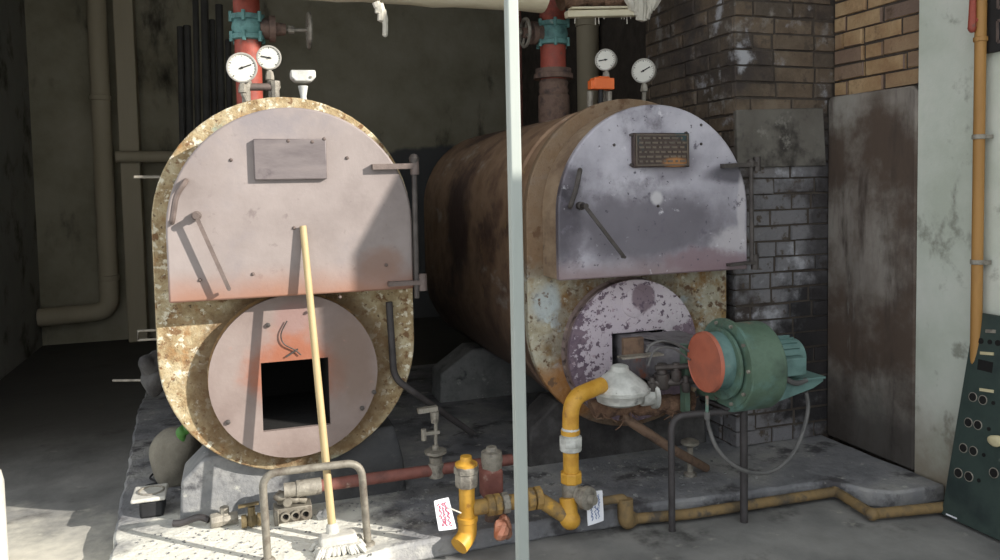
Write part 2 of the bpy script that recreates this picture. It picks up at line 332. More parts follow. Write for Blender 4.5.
# raised plinth with a broken front edge, stepping back at the right
out = [(-.47, 2.78), (.1, 2.79), (.55, 2.93), (1.1, 2.94), (1.7, 2.92), (2.50, 2.86), (2.60, 2.72), (2.68, 2.66), (2.94, 2.64), (2.94, 3.44), (2.4, 3.44), (2.4, 5.9), (-.63, 5.9), (-.63, 5.4)]
o2 = []
for i, p in enumerate(out):
    q = out[(i + 1) % len(out)]; n = max(1, int((V(q) - V(p)).length / .06))
    for k in range(n):
        t = k / n; o2.append((p[0] + (q[0] - p[0]) * t + rnd.uniform(-.008, .008), p[1] + (q[1] - p[1]) * t + rnd.uniform(-.008, .008)))
b = MB(); n = len(o2)
b.add([(x, y, 0) for x, y in o2] + [(x, y, PZ) for x, y in o2], [list(range(n))[::-1], list(range(n, 2 * n))] + [[i, (i + 1) % n, n + (i + 1) % n, n + i] for i in range(n)])
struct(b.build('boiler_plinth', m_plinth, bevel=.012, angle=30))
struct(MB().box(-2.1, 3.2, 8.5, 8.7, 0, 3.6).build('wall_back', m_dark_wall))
struct(MB().box(-2.1, -1.8, 4.7, 8.5, 0, 3.6).build('wall_left', m_left_wall))
struct(MB().box(-2.3, 3.4, 1.7, 8.9, 3.6, 3.8).build('ceiling', m_roof))
# right wall: plastered front part whose free end slopes up to the roof, brick part behind
b = MB(); sid = [(.93, 0), (2.825, 0), (2.825, 3.6), (1.72, 3.6), (.93, 2.62)]
b.add([(2.96, y, z) for y, z in sid] + [(3.2, y, z) for y, z in sid], [[0, 1, 2, 3, 4], [9, 8, 7, 6, 5]] + [[(i + 1) % 5, i, 5 + i, 5 + (i + 1) % 5] for i in range(5)])
struct(b.build('wall_right', m_plaster))
struct(MB().box(3.0, 3.2, 2.825, 8.5, 0, 3.6).build('wall_right_rear', m_mortar))
def bricks(b, axis, fixed, u0, u1, z0, z1, ch=.081, ln=.245, dep=.05, sign=-1, jit=.006, skip=None):
    row = 0; z = z0
    while z < z1 - .02:
        u = u0 - (ln / 2 if row % 2 else 0) - rnd.uniform(0, .03)
        while u < u1:
            l = ln * rnd.choice((1, 1, 1, .52)) + rnd.uniform(-.012, .012)
            a, c = max(u, u0), min(u + l - .012, u1)
            if c - a > .03 and not (skip and skip(a, c, z)):
                f = fixed + sign * rnd.uniform(-jit, jit); t0, t1 = z + rnd.uniform(.001, .006), z + ch - rnd.uniform(.003, .009)
                if axis == 'x': vs = [(a, f, t0), (c, f + rnd.uniform(-.004, .004), t0 + rnd.uniform(-.003, .003)), (c, f, min(t1, z1)), (a, f, min(t1, z1))]; nrm = V((0, -sign * dep, 0))
                else: vs = [(f, a, t0), (f, c, t0 + rnd.uniform(-.003, .003)), (f, c, min(t1, z1)), (f, a, min(t1, z1))]; nrm = V((-sign * dep, 0, 0))
                ctr = sum((V(p) for p in vs), V()) / 4
                fr = [V(p) + (ctr - V(p)).normalized() * .006 for p in vs]; mid = [V(p) + nrm * .12 for p in vs]; bk = [V(p) + nrm for p in vs]
                b.add(fr + mid + bk, [(0, 1, 2, 3)] + [(i, (i + 1) % 4, 4 + (i + 1) % 4, 4 + i) for i in range(4)] + [(4 + i, 4 + (i + 1) % 4, 8 + (i + 1) % 4, 8 + i) for i in range(4)])
            u += l
        z += ch; row += 1
PXL, PYF = 2.385, 3.395
core = struct(MB().box(PXL + .009, 3.0, PYF + .009, 4.3, 0, 3.6).build('brick_pillar', m_mortar, org=(PXL, PYF, 0)))
b = MB(); bricks(b, 'x', PYF, PXL, 3.0, .08, 3.58); bricks(b, 'y', PXL, PYF + .012, 4.3, .08, 3.58)
b.build('brick_facing', m_brick, core, angle=25)
b = MB(); g = [at(735, 110, PYF), at(822, 108, PYF), at(824, 166, PYF), at(736, 168, PYF)]
b.prism([(p.x + rnd.uniform(-.01, .01), p.z) for p in g], PYF - .014, PYF + .02); b.build('cement_patch', m_patch, core, bevel=.006)
b = MB(); bricks(b, 'y', 2.985, 2.84, 3.385, 1.87, 3.58)
w2 = struct(b.build('wall_right_brickwork', m_brick_y, angle=25))
b = MB(); sl = [(3.39, .08), (3.39, 1.855), (3.37, 1.87), (2.85, 1.865), (2.825, 1.84), (2.825, .08)]
b.add([(2.948, y, z) for y, z in sl] + [(2.998, y, z) for y, z in sl], [list(range(6)), list(range(11, 5, -1))] + [[(i + 1) % 6, i, 6 + i, 6 + (i + 1) % 6] for i in range(6)])
struct(b.build('wall_right_render', m_slab, bevel=.008))
struct(MB().box(2.95, 3.2, -3.2, -.40, 0, 2.82).build('yard_shade_wall', m_plaster))  # unseen wall added to shade the lower part of the pale post
# pilaster on the back wall
a0, a1 = at(117, 100, 8.3), at(137, 100, 8.3)
struct(MB().box(a0.x, a1.x, 8.3, 8.5, 0, 3.6).build('trim_1', m_greypipe, bevel=.01))

# ------------------------------------------------------------------ boilers
def arc(cx, cz, r, a0, a1, n):
    return [(cx + r * math.cos(math.radians(a0 + (a1 - a0) * i / n)), cz + r * math.sin(math.radians(a0 + (a1 - a0) * i / n))) for i in range(n + 1)]
def stadium(cx, w, zb, zt, n=28): return arc(cx, zt, w, 0, 180, n) + arc(cx, zb, w, 180, 360, n)
def boiler(cx, w, zb, zt, hcx, hw, hb, ht, dc, dr, hole, mats, px, label, length):
    fl, sh, hd, dm, dk = mats
    R = thing('boiler', label, 'boiler', (cx, 3.4, 0), 'two old boilers side by side')
    # shell with a dished rear end
    b = MB(); o = None; secs = [(3.43, 1), (3.47, 1)]
    secs = [(3.42, w - .03), (3.62, w - .03), (3.63, w - .018), (3.74, w - .018), (3.75, w - .03), (length - .26, w - .03), (length - .14, w - .055), (length - .05, w - .12), (length, w - .24)]
    n = 58; base = len(b.v)
    for y, r in secs:
        b.v += [V((x, y, z)) for x, z in stadium(cx, r, zb, zt)]
    m = len(stadium(cx, w, zb, zt))
    for i in range(len(secs) - 1):
        for k in range(m): b.f.append([i * m + k, i * m + (k + 1) % m, (i + 1) * m + (k + 1) % m, (i + 1) * m + k])
    b.f.append([(len(secs) - 1) * m + k for k in range(m)])
    b.build('shell', sh, R, angle=50)
    b = MB(); so = stadium(cx, w, zb, zt); m = len(so); hx0, hx1, hz0, hz1 = hole; qx, qz = (hx0 + hx1) / 2, (hz0 + hz1) / 2
    hin = []
    for x, z in so:
        ux, uz = x - qx, z - qz; k = min((hx1 - hx0 + .05) / 2 / max(abs(ux), 1e-6), (hz1 - hz0 + .05) / 2 / max(abs(uz), 1e-6)); hin.append((qx + ux * k, qz + uz * k))
    b.v = [V((x, y, z)) for pts_, y in ((so, 3.395), (hin, 3.395), (hin, 3.445), (so, 3.445)) for x, z in pts_]
    for i in range(4):
        for k in range(m): b.f.append([i * m + k, i * m + (k + 1) % m, ((i + 1) % 4) * m + (k + 1) % m, ((i + 1) % 4) * m + k])
    b.build('front_plate', fl, R, bevel=.006)
    zc = ht - hw
    b = MB(); b.prism(arc(hcx, zc, hw, 0, 180, 40) + [(hcx - hw, hb), (hcx + hw, hb)], 3.2, 3.24)
    door = b.build('smokebox_door', hd, R, bevel=.008)
    b = MB(); b.prism(arc(hcx, zc, hw - .002, 0, 180, 40) + [(hcx - hw + .002, hb + .002), (hcx + hw - .002, hb + .002)], 3.235, 3.40)
    b.build('door_hood', m_hoodside2 if px['dark'] else m_hoodside, R, bevel=.004)
    # drum, burner plate with its square opening, sooty firebox
    b = MB(); (dx, dz) = dc
    out = dr - .006
    n = 48; rings = [(3.40, out + .012), (3.392, out + .012), (3.385, out), (3.335, out), (3.335, out - .03), (3.40, out - .03)]; o = len(b.v)
    for y, r in rings: b.v += [V((dx + r * math.cos(2 * PI * k / n), y, dz + r * math.sin(2 * PI * k / n))) for k in range(n)]
    for i in range(len(rings) - 1):
        for k in range(n): b.f.append([i * n + k, i * n + (k + 1) % n, (i + 1) * n + (k + 1) % n, (i + 1) * n + k])
    b.build('burner_drum', dm, R)
    b = MB(); hx0, hx1, hz0, hz1 = hole; hcx_, hcz_ = (hx0 + hx1) / 2, (hz0 + hz1) / 2
    n = 64; A, Bq, A2, B2 = [], [], [], []
    for k in range(n):
        t = 2 * PI * (k + .5) / n; c, s = math.cos(t), math.sin(t)
        A.append(V((dx + dr * c, 3.316, dz + dr * s)))
        q = min((hx1 - hx0) / 2 / max(abs(c), 1e-6), (hz1 - hz0) / 2 / max(abs(s), 1e-6))
        Bq.append(V((hcx_ + q * c, 3.316, hcz_ + q * s)))
    for (sx, sz) in ((1, 1), (-1, 1), (-1, -1), (1, -1)):
        cr = V((hcx_ + sx * (hx1 - hx0) / 2, 3.316, hcz_ + sz * (hz1 - hz0) / 2)); i = min(range(n), key=lambda j: (Bq[j] - cr).length); Bq[i] = cr
    A2 = [p + V((0, .022, 0)) for p in A]; B2 = [p + V((0, .022, 0)) for p in Bq]
    b.v = A + Bq + B2 + A2
    for i in range(4):
        for k in range(n): b.f.append([i * n + k, i * n + (k + 1) % n, ((i + 1) % 4) * n + (k + 1) % n, ((i + 1) % 4) * n + k])
    disc = b.build('burner_plate', dk, R)
    b = MB(); e = .004
    x0, x1, z0, z1 = hx0 - e, hx1 + e, hz0 - e, hz1 + e
    vs = [(x, y, z) for y in (3.339, 3.9) for x, z in ((x0, z0), (x1, z0), (x1, z1), (x0, z1))]
    b.add(vs, [(0, 1, 5, 4), (1, 2, 6, 5), (2, 3, 7, 6), (3, 0, 4, 7), (4, 5, 6, 7)])
    fb = b.build('firebox', m_soot, R)
    # door furniture
    a0, a1 = at(px['plate'][0], px['plate'][1], 3.19), at(px['plate'][2], px['plate'][3], 3.19)
    b = MB(); b.box(a0.x, a1.x, 3.175, 3.202, a1.z, a0.z)
    np_ = b.build('nameplate', m_plate2 if px['dark'] else m_plate1, door, bevel=.004)
    if px['dark']:
        b = MB()
        for i in range(6):
            z = a0.z - .022 - i * (a0.z - a1.z - .03) / 6
            x = a0.x + .025
            while x < a1.x - .03:
                l = rnd.uniform(.01, .035); b.box(x, min(x + l, a1.x - .015), 3.171, 3.177, z - .006, z + .003); x += l + rnd.uniform(.006, .016)
        for (x0, x1, z0, z1) in ((a0.x + .008, a1.x - .008, a0.z - .012, a0.z - .007), (a0.x + .008, a1.x - .008, a1.z + .008, a1.z + .013), (a0.x + .01, a0.x + .015, a1.z + .01, a0.z - .01), (a1.x - .015, a1.x - .01, a1.z + .01, a0.z - .01)):
            b.box(x0, x1, 3.170, 3.177, z0, z1)
        b.build('embossed_lettering', m_emboss, np_)
    for (x, y) in px['rivets']:
        p = at(x, y, 3.18); MB().lathe((p.x, 3.185, p.z), (0, -1, 0), [(0, .007), (.010, .007), (.014, .004), (.015, 0)], 10).build('rivet', m_steel if px['dark'] else m_hinge, np_)
    for (x, y) in px['bolts']:
        p = at(x, y, 3.2); MB().lathe((p.x, 3.203, p.z), (0, -1, 0), [(0, .007), (.006, .007), (.010, .004), (.011, 0)], 8).build('bolt', m_hinge if not px['dark'] else m_steel, door)
    h = [at(x, y, 3.2) for x, y in px['grip']]; hh = [at(x, y, 3.15) for x, y in px['grip']]
    b = MB(); b.tube(fillet([h[0]] + hh + [h[-1]], .03), .011, 8); b.build('grip_handle', m_steel if px['dark'] else m_hinge, door)
    p, q = at(*px['latch'][0], 3.14), at(*px['latch'][1], 3.14)
    b = MB(); b.bar(p, q, .015, .010, (0, 1, 0)); b.lathe((p.x, 3.202, p.z), (0, -1, 0), [(0, .018), (.03, .018), (.032, .012), (.075, .012)], 12)
    b.lathe((q.x, 3.16, q.z), (0, -1, 0), [(0, .007), (.03, .007)], 8)
    b.build('latch_bar', m_steel if px['dark'] else m_hinge, door)
    for (xa, ya, xb, yb, th) in px['straps']:
        p, q = at(xa, ya, 3.185), at(xb, yb, 3.185)
        b = MB(); b.bar(p, q, .034, th, (0, 0, 1)); b.lathe((q.x - .006, 3.185, q.z - .035), (0, 0, 1), [(0, .018), (.07, .018)], 14)
        b.build('hinge_strap', m_hinge if not px['dark'] else m_steel, door)
    p, q = at(*px['pin'][0], 3.185), at(*px['pin'][1], 3.185)
    b = MB(); b.tube([V((p.x, 3.185, p.z + .012)), V((q.x, 3.185, q.z))], .011, 10); b.lathe((p.x, 3.185, p.z - .005), (0, 0, 1), [(0, .018), (.02, .022), (.035, .014), (.04, 0)], 12)
    b.build('hinge_pin', m_steel, R)
    return R, disc
B1, disc1 = boiler(.203, .522, .785, 1.308, .218, .47, 1.028, 1.768, (.208, .680), .338, (.073, .343, .463, .747),
    (m_flange1, m_shell1, m_hood1, m_drum1, m_disc1),
    dict(dark=False, plate=(253, 139, 327, 179), rivets=[(288, 141), (312, 142), (324, 139)], bolts=[(231, 160), (347, 158), (294, 228), (200, 280), (253, 274), (340, 297), (386, 265)],
         grip=[(186, 181), (176, 195), (172, 222)], latch=[(196, 216), (229, 289)],
         straps=[(372, 167, 416, 166, .022), (388, 284, 424, 282, .018)], pin=[(414, 162), (417, 298)]),
    'boiler with sunlit pinkish grey door and empty square burner opening, broom leaning on it', 5.5)
B2, disc2 = boiler(1.797, .535, .80, 1.312, 1.827, .488, 1.022, 1.80, (1.768, .652), .338, (1.650, 1.93, .46, .742),
    (m_flange2, m_shell2, m_hood2, m_drum2, m_disc2),
    dict(dark=True, plate=(632, 133, 688, 167), rivets=[(631, 135), (631, 165), (686, 133), (686, 165)], bolts=[(614, 145), (701, 144), (701, 125), (658, 206)],
         grip=[(580, 170), (576, 190), (570, 207)], latch=[(585, 206), (624, 257)],
         straps=[(722, 166, 758, 164, .020), (728, 265, 756, 262, .014)], pin=[(751, 166), (752, 262)]),
    'soot darkened boiler behind the pale post, with brown nameplate and burner attached', 5.85)
# wire hook, scale flake and plate bolts on the left burner plate; small pipe stubs on its left flank
b = MB(); b.tube(smooth([at(*p, 3.305) for p in [(287, 321), (281, 334), (284, 344), (295, 350), (301, 355)]]), .0028, 6); b.tube([at(286, 357, 3.308), at(298, 349, 3.308)], .004, 6)
b.build('wire_hook', m_steel, disc1)
for x, y in ((228, 422), (374, 392), (362, 408), (268, 325)):
    p = at(x, y, 3.314); MB().lathe((p.x, 3.318, p.z), (0, -1, 0), [(0, .010), (.012, .010), (.016, 0)], 6).build('bolt', m_steel, disc1)
b = MB(); b.tube([at(134, 177, 3.5), at(160, 177, 3.5)], .006, 6); b.build('pipe_stub', m_fit, B1)
p = [at(*q, 3.48) for q in [(158, 330), (138, 331), (138, 340), (158, 339)]]
b = MB(); b.tube(p, .005, 6); b.build('wire_loop', m_fit, B1)
p = at(635, 303, 3.314)
MB().lathe((p.x, 3.318, p.z), (0, -1, 0), [(0, .07), (.006, .068), (.01, .05), (.011, 0)], 28).build('inspection_cap', m_disc2, disc2)

# concrete saddles
def saddle(cx, w, zb, y0, y1, hl, hr, tl, tr, m, label):
    s0 = [(hl[0], PZ - .01), (hl[0] + .01, hl[1]), tl]
    ins = arc(cx, zb, w + .004, 180 + math.degrees(math.asin(min(1, (zb - tl[1]) / (w + .004)))), 360 - math.degrees(math.asin(min(1, (zb - tr[1]) / (w + .004)))), 24)
    s0 = [(hl[0], PZ - .01), (hl[0] + .012, hl[1]), (tl[0], tl[1])] + ins + [(tr[0], tr[1]), (hr[0] - .01, hr[1]), (hr[0], PZ - .01)]
    o = MB().prism(s0, y0, y1).build('concrete_saddle', m, org=((hl[0] + hr[0]) / 2, (y0 + y1) / 2, PZ), bevel=.012)
    return tag(o, label, 'saddle', 'concrete saddles under the boilers')
saddle(.203, .49, .785, 3.455, 3.70, (-.268, .25), (.685, .22), (-.16, .34), (.64, .38), m_saddle1, 'front concrete saddle under the sunlit left boiler')
saddle(.203, .49, .785, 4.85, 5.1, (-.27, .25), (.70, .22), (-.155, .36), (.62, .38), m_saddle2, 'rear concrete saddle under the sunlit left boiler, mostly hidden')
saddle(1.797, .503, .80, 3.53, 3.74, (1.30, .26), (2.30, .24), (1.45, .38), (2.22, .42), m_saddle2, 'front sooty concrete saddle under the dark right boiler')
saddle(1.797, .503, .80, 4.80, 5.05, (1.18, .26), (2.30, .24), (1.40, .40), (2.2, .42), m_saddle, 'rear grey concrete saddle at the back of the dark right boiler')

# ------------------------------------------------------------------ gauges and instruments
def gauge(x, y, Y, rpx, foot, label, ang, low=None):
    c = at(x, y, Y); r = rpx / F * (c.x * .316 + c.y * .947)
    f = V((foot[0], c.y + .02, foot[1])); t = thing('pressure_gauge', label, 'gauge', f, 'gauges on top of the boilers')
    d = V((-c.x * .55, -1, -.03)).normalized()
    k = MB(); k.lathe(c - d * .035, d, [(0, r * .8), (.004, r * .92), (.03, r), (.048, r * 1.02), (.05, r * .98), (.05, r * .9), (.044, r * .88)], 36); k.build('gauge_case', m_gauge, t)
    MB().lathe(c + d * .0085, d, [(0, r * .9), (.002, r * .9)], 36).build('dial', m_dial, t)
    u = d.cross(V((0, 0, 1))).normalized() * -1; w = V((0, 0, 1))
    b = MB()
    for i in range(21):
        a = math.radians(225 - 270 * i / 20); e = u * math.cos(a) + w * math.sin(a); l = .74 if i % 5 == 0 else .8
        b.bar(c + d * .0115 + e * r * l, c + d * .0115 + e * r * .86, .0035 if i % 5 == 0 else .002, .001, d)
    b.build('scale_marks', m_black, t)
    a = math.radians(ang); e = u * math.cos(a) + w * math.sin(a)
    b = MB(); b.bar(c + d * .013 - e * r * .2, c + d * .013 + e * r * .65, .005, .002, d); b.lathe(c + d * .011, d, [(0, r * .09), (.006, r * .07)], 12); b.build('needle', m_black, t)
    b = MB(); s = c - V((0, 0, r * .9)); s.y = f.y - .02
    b.tube(fillet([s, V((s.x, s.y, max(f.z + .03, s.z - .05))), f], .01), .011, 10); b.lathe(V((s.x, s.y, s.z - .012)), (0, 0, -1), [(0, .015), (.02, .019), (.035, .019), (.037, .013)], 6)
    b.build('stem', m_fit, t)
    return t
gauge(242, 68, 3.52, 14.6, (.068, 1.81), 'larger white dial gauge at left on top of the sunlit boiler', 20)
gauge(269, 58, 3.56, 11.8, (.165, 1.82), 'smaller white dial gauge just right of the larger one on the sunlit boiler', 170)
gauge(606, 60, 3.60, 10.6, (1.775, 1.83), 'small white dial gauge above the orange box on the dark boiler', 185)
gauge(644, 71, 3.55, 12.0, (1.965, 1.815), 'white dial gauge at right on top of the dark boiler, nearest the brick pillar', 25)
t = thing('gauge_manifold', 'pinkish cross pipe joining the two gauge stems on the sunlit boiler', 'pipe', (.11, 3.56, 1.83))
p, q = at(246, 87, 3.56), at(275, 87, 3.56)
MB().tube([p, q], .016, 12).build('cross_pipe', m_hinge, t)
for c in (p, q): MB().lathe(V((c.x, c.y, 1.80)), (0, 0, 1), [(0, .018), (c.z - 1.815, .018), (c.z - 1.80, .024), (c.z - 1.775, .024)], 8).build('elbow', m_fit, t)
t = thing('temperature_sensor', 'dusty white sensor head on a short neck on the sunlit boiler', 'sensor', (at(303, 98, 3.55).x, 3.55, 1.81))
p0, p1 = at(290, 71, 3.55), at(315, 83, 3.55)
b = MB(); b.prism([(p0.x, p0.z), (p1.x, p0.z + .002), (p1.x + .002, p1.z + .02), (p1.x - .02, p1.z), (p0.x + .02, p1.z), (p0.x, p1.z + .018)], 3.51, 3.58); b.build('head', m_alum, t, bevel=.006)
c = at(303, 86, 3.55); MB().lathe(V((c.x, 3.55, 1.80)), (0, 0, 1), [(0, .016), (.03, .016), (.05, .013), (c.z - 1.80, .022)], 12).build('neck', m_alum, t)
c = at(311, 77, 3.508); MB().lathe(c, (0, -1, 0), [(0, .006), (.004, .005), (.005, 0)], 8).build('screw', m_fit, t)
t = thing('pressure_switch', 'small orange switch box between gauges on the dark boiler', 'switch', (at(600, 97, 3.57).x, 3.57, 1.83))
p0, p1 = at(589, 78, 3.57), at(612, 90, 3.57)
b = MB(); b.box(p0.x + .015, p1.x, 3.54, 3.6, p1.z, p0.z); b.box(p0.x, p0.x + .02, 3.545, 3.59, p1.z, p0.z - .012); b.box(p0.x + .04, p1.x - .02, 3.55, 3.59, p0.z, p0.z + .008); b.build('switch_housing', m_orange, t, bevel=.005)
MB().lathe(V(((p0.x + p1.x) / 2, 3.57, 1.80)), (0, 0, 1), [(0, .016), (.05, .016), (.052, .012), (p1.z - 1.79, .012)], 10).build('stem', m_black, t)
for x in (590, 609):
    c = at(x, 94, 3.58); MB().lathe(V((c.x, 3.58, 1.80)), (0, 0, 1), [(0, .014), (c.z - 1.80 + .012, .016)], 8).build('lug', m_fit, t)

# ------------------------------------------------------------------ risers with valves
def riser(x, Y, side, label, py, cols, wheel, zb):
    X = at(x, 50, Y).x; t = thing('riser_pipe', label, 'pipe', (X, Y, zb), 'riser pipes with valves')
    zz = lambda y: at(x, y, Y).z
    b = MB(); q = .86 if side > 0 else 1; b.lathe((X, Y, zb), (0, 0, 1), [(0, .072 * q), (3.6 - zb, .072 * q)], 28); b.build('pipe', cols[0], t)
    z0, z1 = zz(py[1]), zz(py[0])
    b = MB(); b.lathe((X, Y, z0), (0, 0, 1), [(h, k * q) for h, k in ((0, .076), (.004, .092), (.026, .092), (.03, .078), ((z1 - z0) * .5, .086), (z1 - z0 - .03, .078), (z1 - z0 - .026, .092), (z1 - z0 - .004, .092), (z1 - z0, .076))], 28)
    zm = (z0 + z1) / 2
    vb = b.build('valve_body', m_teal, t)
    for zf in (z0 + .015, z1 - .015):
        for i in range(6):
            a = i * PI / 3 + .3; MB().lathe((X + .09 * q * math.cos(a), Y + .09 * q * math.sin(a), zf - .024), (0, 0, 1), [(0, .010), (.048, .010)], 6).build('bolt', m_teal, vb)
    s = side
    b = MB(); b.lathe((X + s * .06, Y, zm), (s, 0, 0), [(0, .05), (.04, .05), (.042, .064), (.07, .064), (.072, .034), (.12, .028)], 20); b.build('bonnet', cols[2], t)
    c = at(wheel[0], wheel[1], Y); r = wheel[2]
    b = MB(); b.tube([(X + s * .17, Y, zm), (c.x + s * .015, Y, zm)], .009, 10); b.lathe((X + s * .19, Y, zm), (s, 0, 0), [(0, .02), (.03, .02)], 8); b.build('spindle', m_fit, t)
    b = MB(); b.tube([(c.x, Y + r * math.cos(k * PI / 14), zm + r * math.sin(k * PI / 14)) for k in range(28)] + [(c.x, Y + r, zm)], .010, 8, False)
    for k in range(4): b.tube([(c.x, Y, zm), (c.x, Y + r * math.cos(k * PI / 2 + .5), zm + r * math.sin(k * PI / 2 + .5))], .007, 6)
    b.lathe((c.x - .012, Y, zm), (1, 0, 0), [(0, .02), (.024, .02)], 10)
    b.build('handwheel', m_fit, t)
    return t, X, zz
t, X, zz = riser(248, 4.05, 1, 'red riser pipe with teal valve and handwheel above the sunlit boiler', (15, 41), (m_red, m_red, m_brownfit), (309, 28, .082), 1.79)
t, X, zz = riser(553, 4.15, -1, 'red riser pipe with teal valve and flanged neck above the dark boiler', (22, 46), (m_red, m_red2, m_brownfit), (525, 33, .075), 1.80)
b = MB(); z = zz(79); b.lathe((X, 4.15, z), (0, 0, 1), [(0, .074), (.0, .11), (.026, .11), (.03, .1), (.055, .1), (.056, .074)], 28); b.build('flange', m_brownfit, t)
b = MB(); z = zz(96); b.lathe((X, 4.15, 1.79), (0, 0, 1), [(0, .088), (z - 1.79, .088), (z - 1.78, .078), (z - 1.76, .084), (z - 1.74, .078), (z - 1.72, .084), (z - 1.70, .074)], 28); b.build('collar', m_brownfit, t)

# ------------------------------------------------------------------ overhead pipes
Yb = 3.72
z = at(400, -1, Yb).z + .11
t = thing('lagged_pipe', 'cream lagged pipe running overhead from the left to the red riser', 'pipe', (.6, Yb + .11, z))
x0, x1 = at(120, 0, Yb).x - 1.4, at(552, 10, Yb).x
rr = [rnd.uniform(.106, .113) for _ in range(30)]
b = MB(); b.tube([(x0 + (x1 - x0) * i / 29, Yb + .11, z + rnd.uniform(-.004, .004)) for i in range(30)], rr, 24); b.build('lagging', m_cream, t)
b = MB()
for (x, y0, y1, w) in ((379, 4, 22, .022), (383, 10, 37, .016), (376, 2, 14, .02)):
    p, q = at(x, y0, Yb + .02), at(x + 2, y1, Yb + .02)
    b.tube(smooth([p, (p + q) / 2 + V((.006, 0, 0)), q]), [w] * 6 + [w * .8] * 6 + [w * .35], 7)
b.build('torn_wrap', m_rag, t)
t = thing('burnt_pipe', 'overhead pipe right of the riser with dark burnt lagging on top', 'pipe', (2.0, 3.9, 2.4))
p, q = at(560, 1, 3.85), at(636, 2, 3.85)
b = MB()
b.tube([p + (q - p) * i / 15 + V((0, 0, .02 + rnd.uniform(-.012, .012))) for i in range(16)], [rnd.uniform(.045, .07) for _ in range(16)], 10)
b.build('burnt_lagging', m_debris, t)
p, q = at(566, 14.5, 3.82), at(637, 13, 3.82)
b = MB(); b.bar(p, q, .05, .034); b.bar(p + V((.02, -.005, .03)), q + V((-.02, -.005, .026)), .05, .012); b.build('pale_board', m_cream, t, bevel=.005)
for i in range(9):
    c = p + (q - p) * rnd.uniform(.05, .95); MB().tube([c, c + V((rnd.uniform(-.01, .01), 0, -rnd.uniform(.02, .06)))], .0025, 5).build('thread', m_rag, t)
b = MB(); c = at(640, 5, 3.8)
for k in range(9):
    p = at(628 + k * 3.6, -4 + rnd.uniform(-3, 3), 3.8 + rnd.uniform(-.02, .02)); q = at(632 + k * 2.6, (9, 12, 16, 21, 22, 20, 14, 9, 6)[k], 3.8)
    b.tube(smooth([p, (p + q) / 2 + V((rnd.uniform(-.01, .01), -.01, 0)), q]), [.026] * 6 + [.024] * 6 + [.008], 7)
b.build('torn_wrap', m_rag, t)

# ------------------------------------------------------------------ pale post
p, q = at(522.5, 560, 1.74), at(511, 0, 1.74)
d = (q - p) / (q.z - p.z); foot = p - d * p.z; top = foot + d * 3.6
b = MB(); b.bar(foot, top, .028, .028, (0, 1, 0))
tag(b.build('steel_post', m_post, org=foot, bevel=.004), 'pale square post standing in front of the two boilers', 'post')

# ------------------------------------------------------------------ broom and hoop
p, q = at(303, 226, 3.184), at(333.5, 546, 3.0)
q.z = max(q.z, .12)
foot = V((q.x + .012, q.y - .03, PZ))
t = thing('broom', 'long wooden handled broom leaning on the sunlit boiler door, white head down', 'broom', foot)
MB().tube([q, p], [.0155, .013], 14).build('handle', m_wood, t)
b = MB(); b.box(q.x - .055, q.x + .085, q.y - .055, q.y + .02, .10, .14); b.lathe(q - V((0, 0, .005)), (p - q), [(0, .026), (.06, .022)], 12); b.build('head_block', m_white, t, bevel=.012)
b = MB()
for i in range(210):
    u, v = rnd.uniform(0, 1), rnd.uniform(0, 1)
    a = V((q.x - .05 + u * .13, q.y - .05 + v * .065, .105)); e = V((a.x + (u - .5) * .07 + rnd.uniform(-.012, .012), a.y + (v - .5) * .06 - .015, PZ + .004))
    b.tube([a, (a + e) / 2 + V((0, 0, .01)), e], [.008, .009, .004], 5)
b.build('bristles', m_white, t)
zt = at(300, 470, 2.98).z
pl, pr = at(264, 520, 2.98), at(364, 515, 2.98)
t = thing('pipe_hoop', 'grey bent tube hoop standing in sun before the left boiler', 'stand', ((pl.x + pr.x) / 2, 2.98, PZ))
tl, tr = at(262, 474, 2.98), at(361, 462, 2.98)
b = MB(); b.tube(fillet([(pl.x + .008, 2.98, PZ), tl, tr, (pr.x + .012, 2.98, PZ)], .06, 8), .0145, 14); b.build('tube', m_hoop, t)
for x in (pl.x + .008, pr.x + .012): MB().lathe((x, 2.98, PZ), (0, 0, 1), [(0, .028), (.006, .026), (.012, .018)], 14).build('foot', m_hoop, t)

# ------------------------------------------------------------------ red drain pipe, tap, bent pipe
zr = .215; p, q = at(296, 478, 3.30), at(512, 464, 3.30)
p.z = q.z = zr
t = thing('drain_pipe', 'faded red pipe lying level in front of the left boiler saddle', 'pipe', ((p.x + q.x) / 2, 3.30, PZ))
MB().tube([p, q], .025, 16).build('pipe', m_red2, t)
MB().lathe(p, (1, 0, 0), [(-.05, .027), (-.05, .03), (.0, .03), (.0, .034), (.1, .034), (.1, .027)], 18).build('coupling', m_fit, t)
for X in (.95,): MB().box(X - .03, X + .03, 3.27, 3.33, PZ - .005, zr - .022).build('support_block', m_saddle2, t, bevel=.008)
c = at(436, 470, 3.30); X = c.x
t = thing('tap_valve', 'upright grey tap valve standing on the faded red pipe', 'valve', (X, 3.30, zr))
b = MB(); b.lathe((X, 3.30, zr - .03), (0, 0, 1), [(0, .034), (.06, .034), (.062, .026), (.09, .03), (.092, .018), (.14, .014)], 14); b.build('body', m_fit, t)
z1 = at(437, 452, 3.3).z
MB().lathe((X, 3.30, z1 - .005), (0, 0, 1), [(0, .016), (.002, .048), (.014, .048), (.016, .014), (.03, .012)], 18).build('handwheel', m_fit, t)
z2, z3 = at(437, 432, 3.3).z, at(436, 409, 3.3).z
b = MB(); b.tube([(X, 3.3, zr), (X + .005, 3.3, z3)], .008, 8); b.bar((X - .06, 3.3, z2), (X + .02, 3.3, z2), .018, .014); b.bar((X - .075, 3.3, z3), (X + .012, 3.3, z3 + .004), .03, .02)
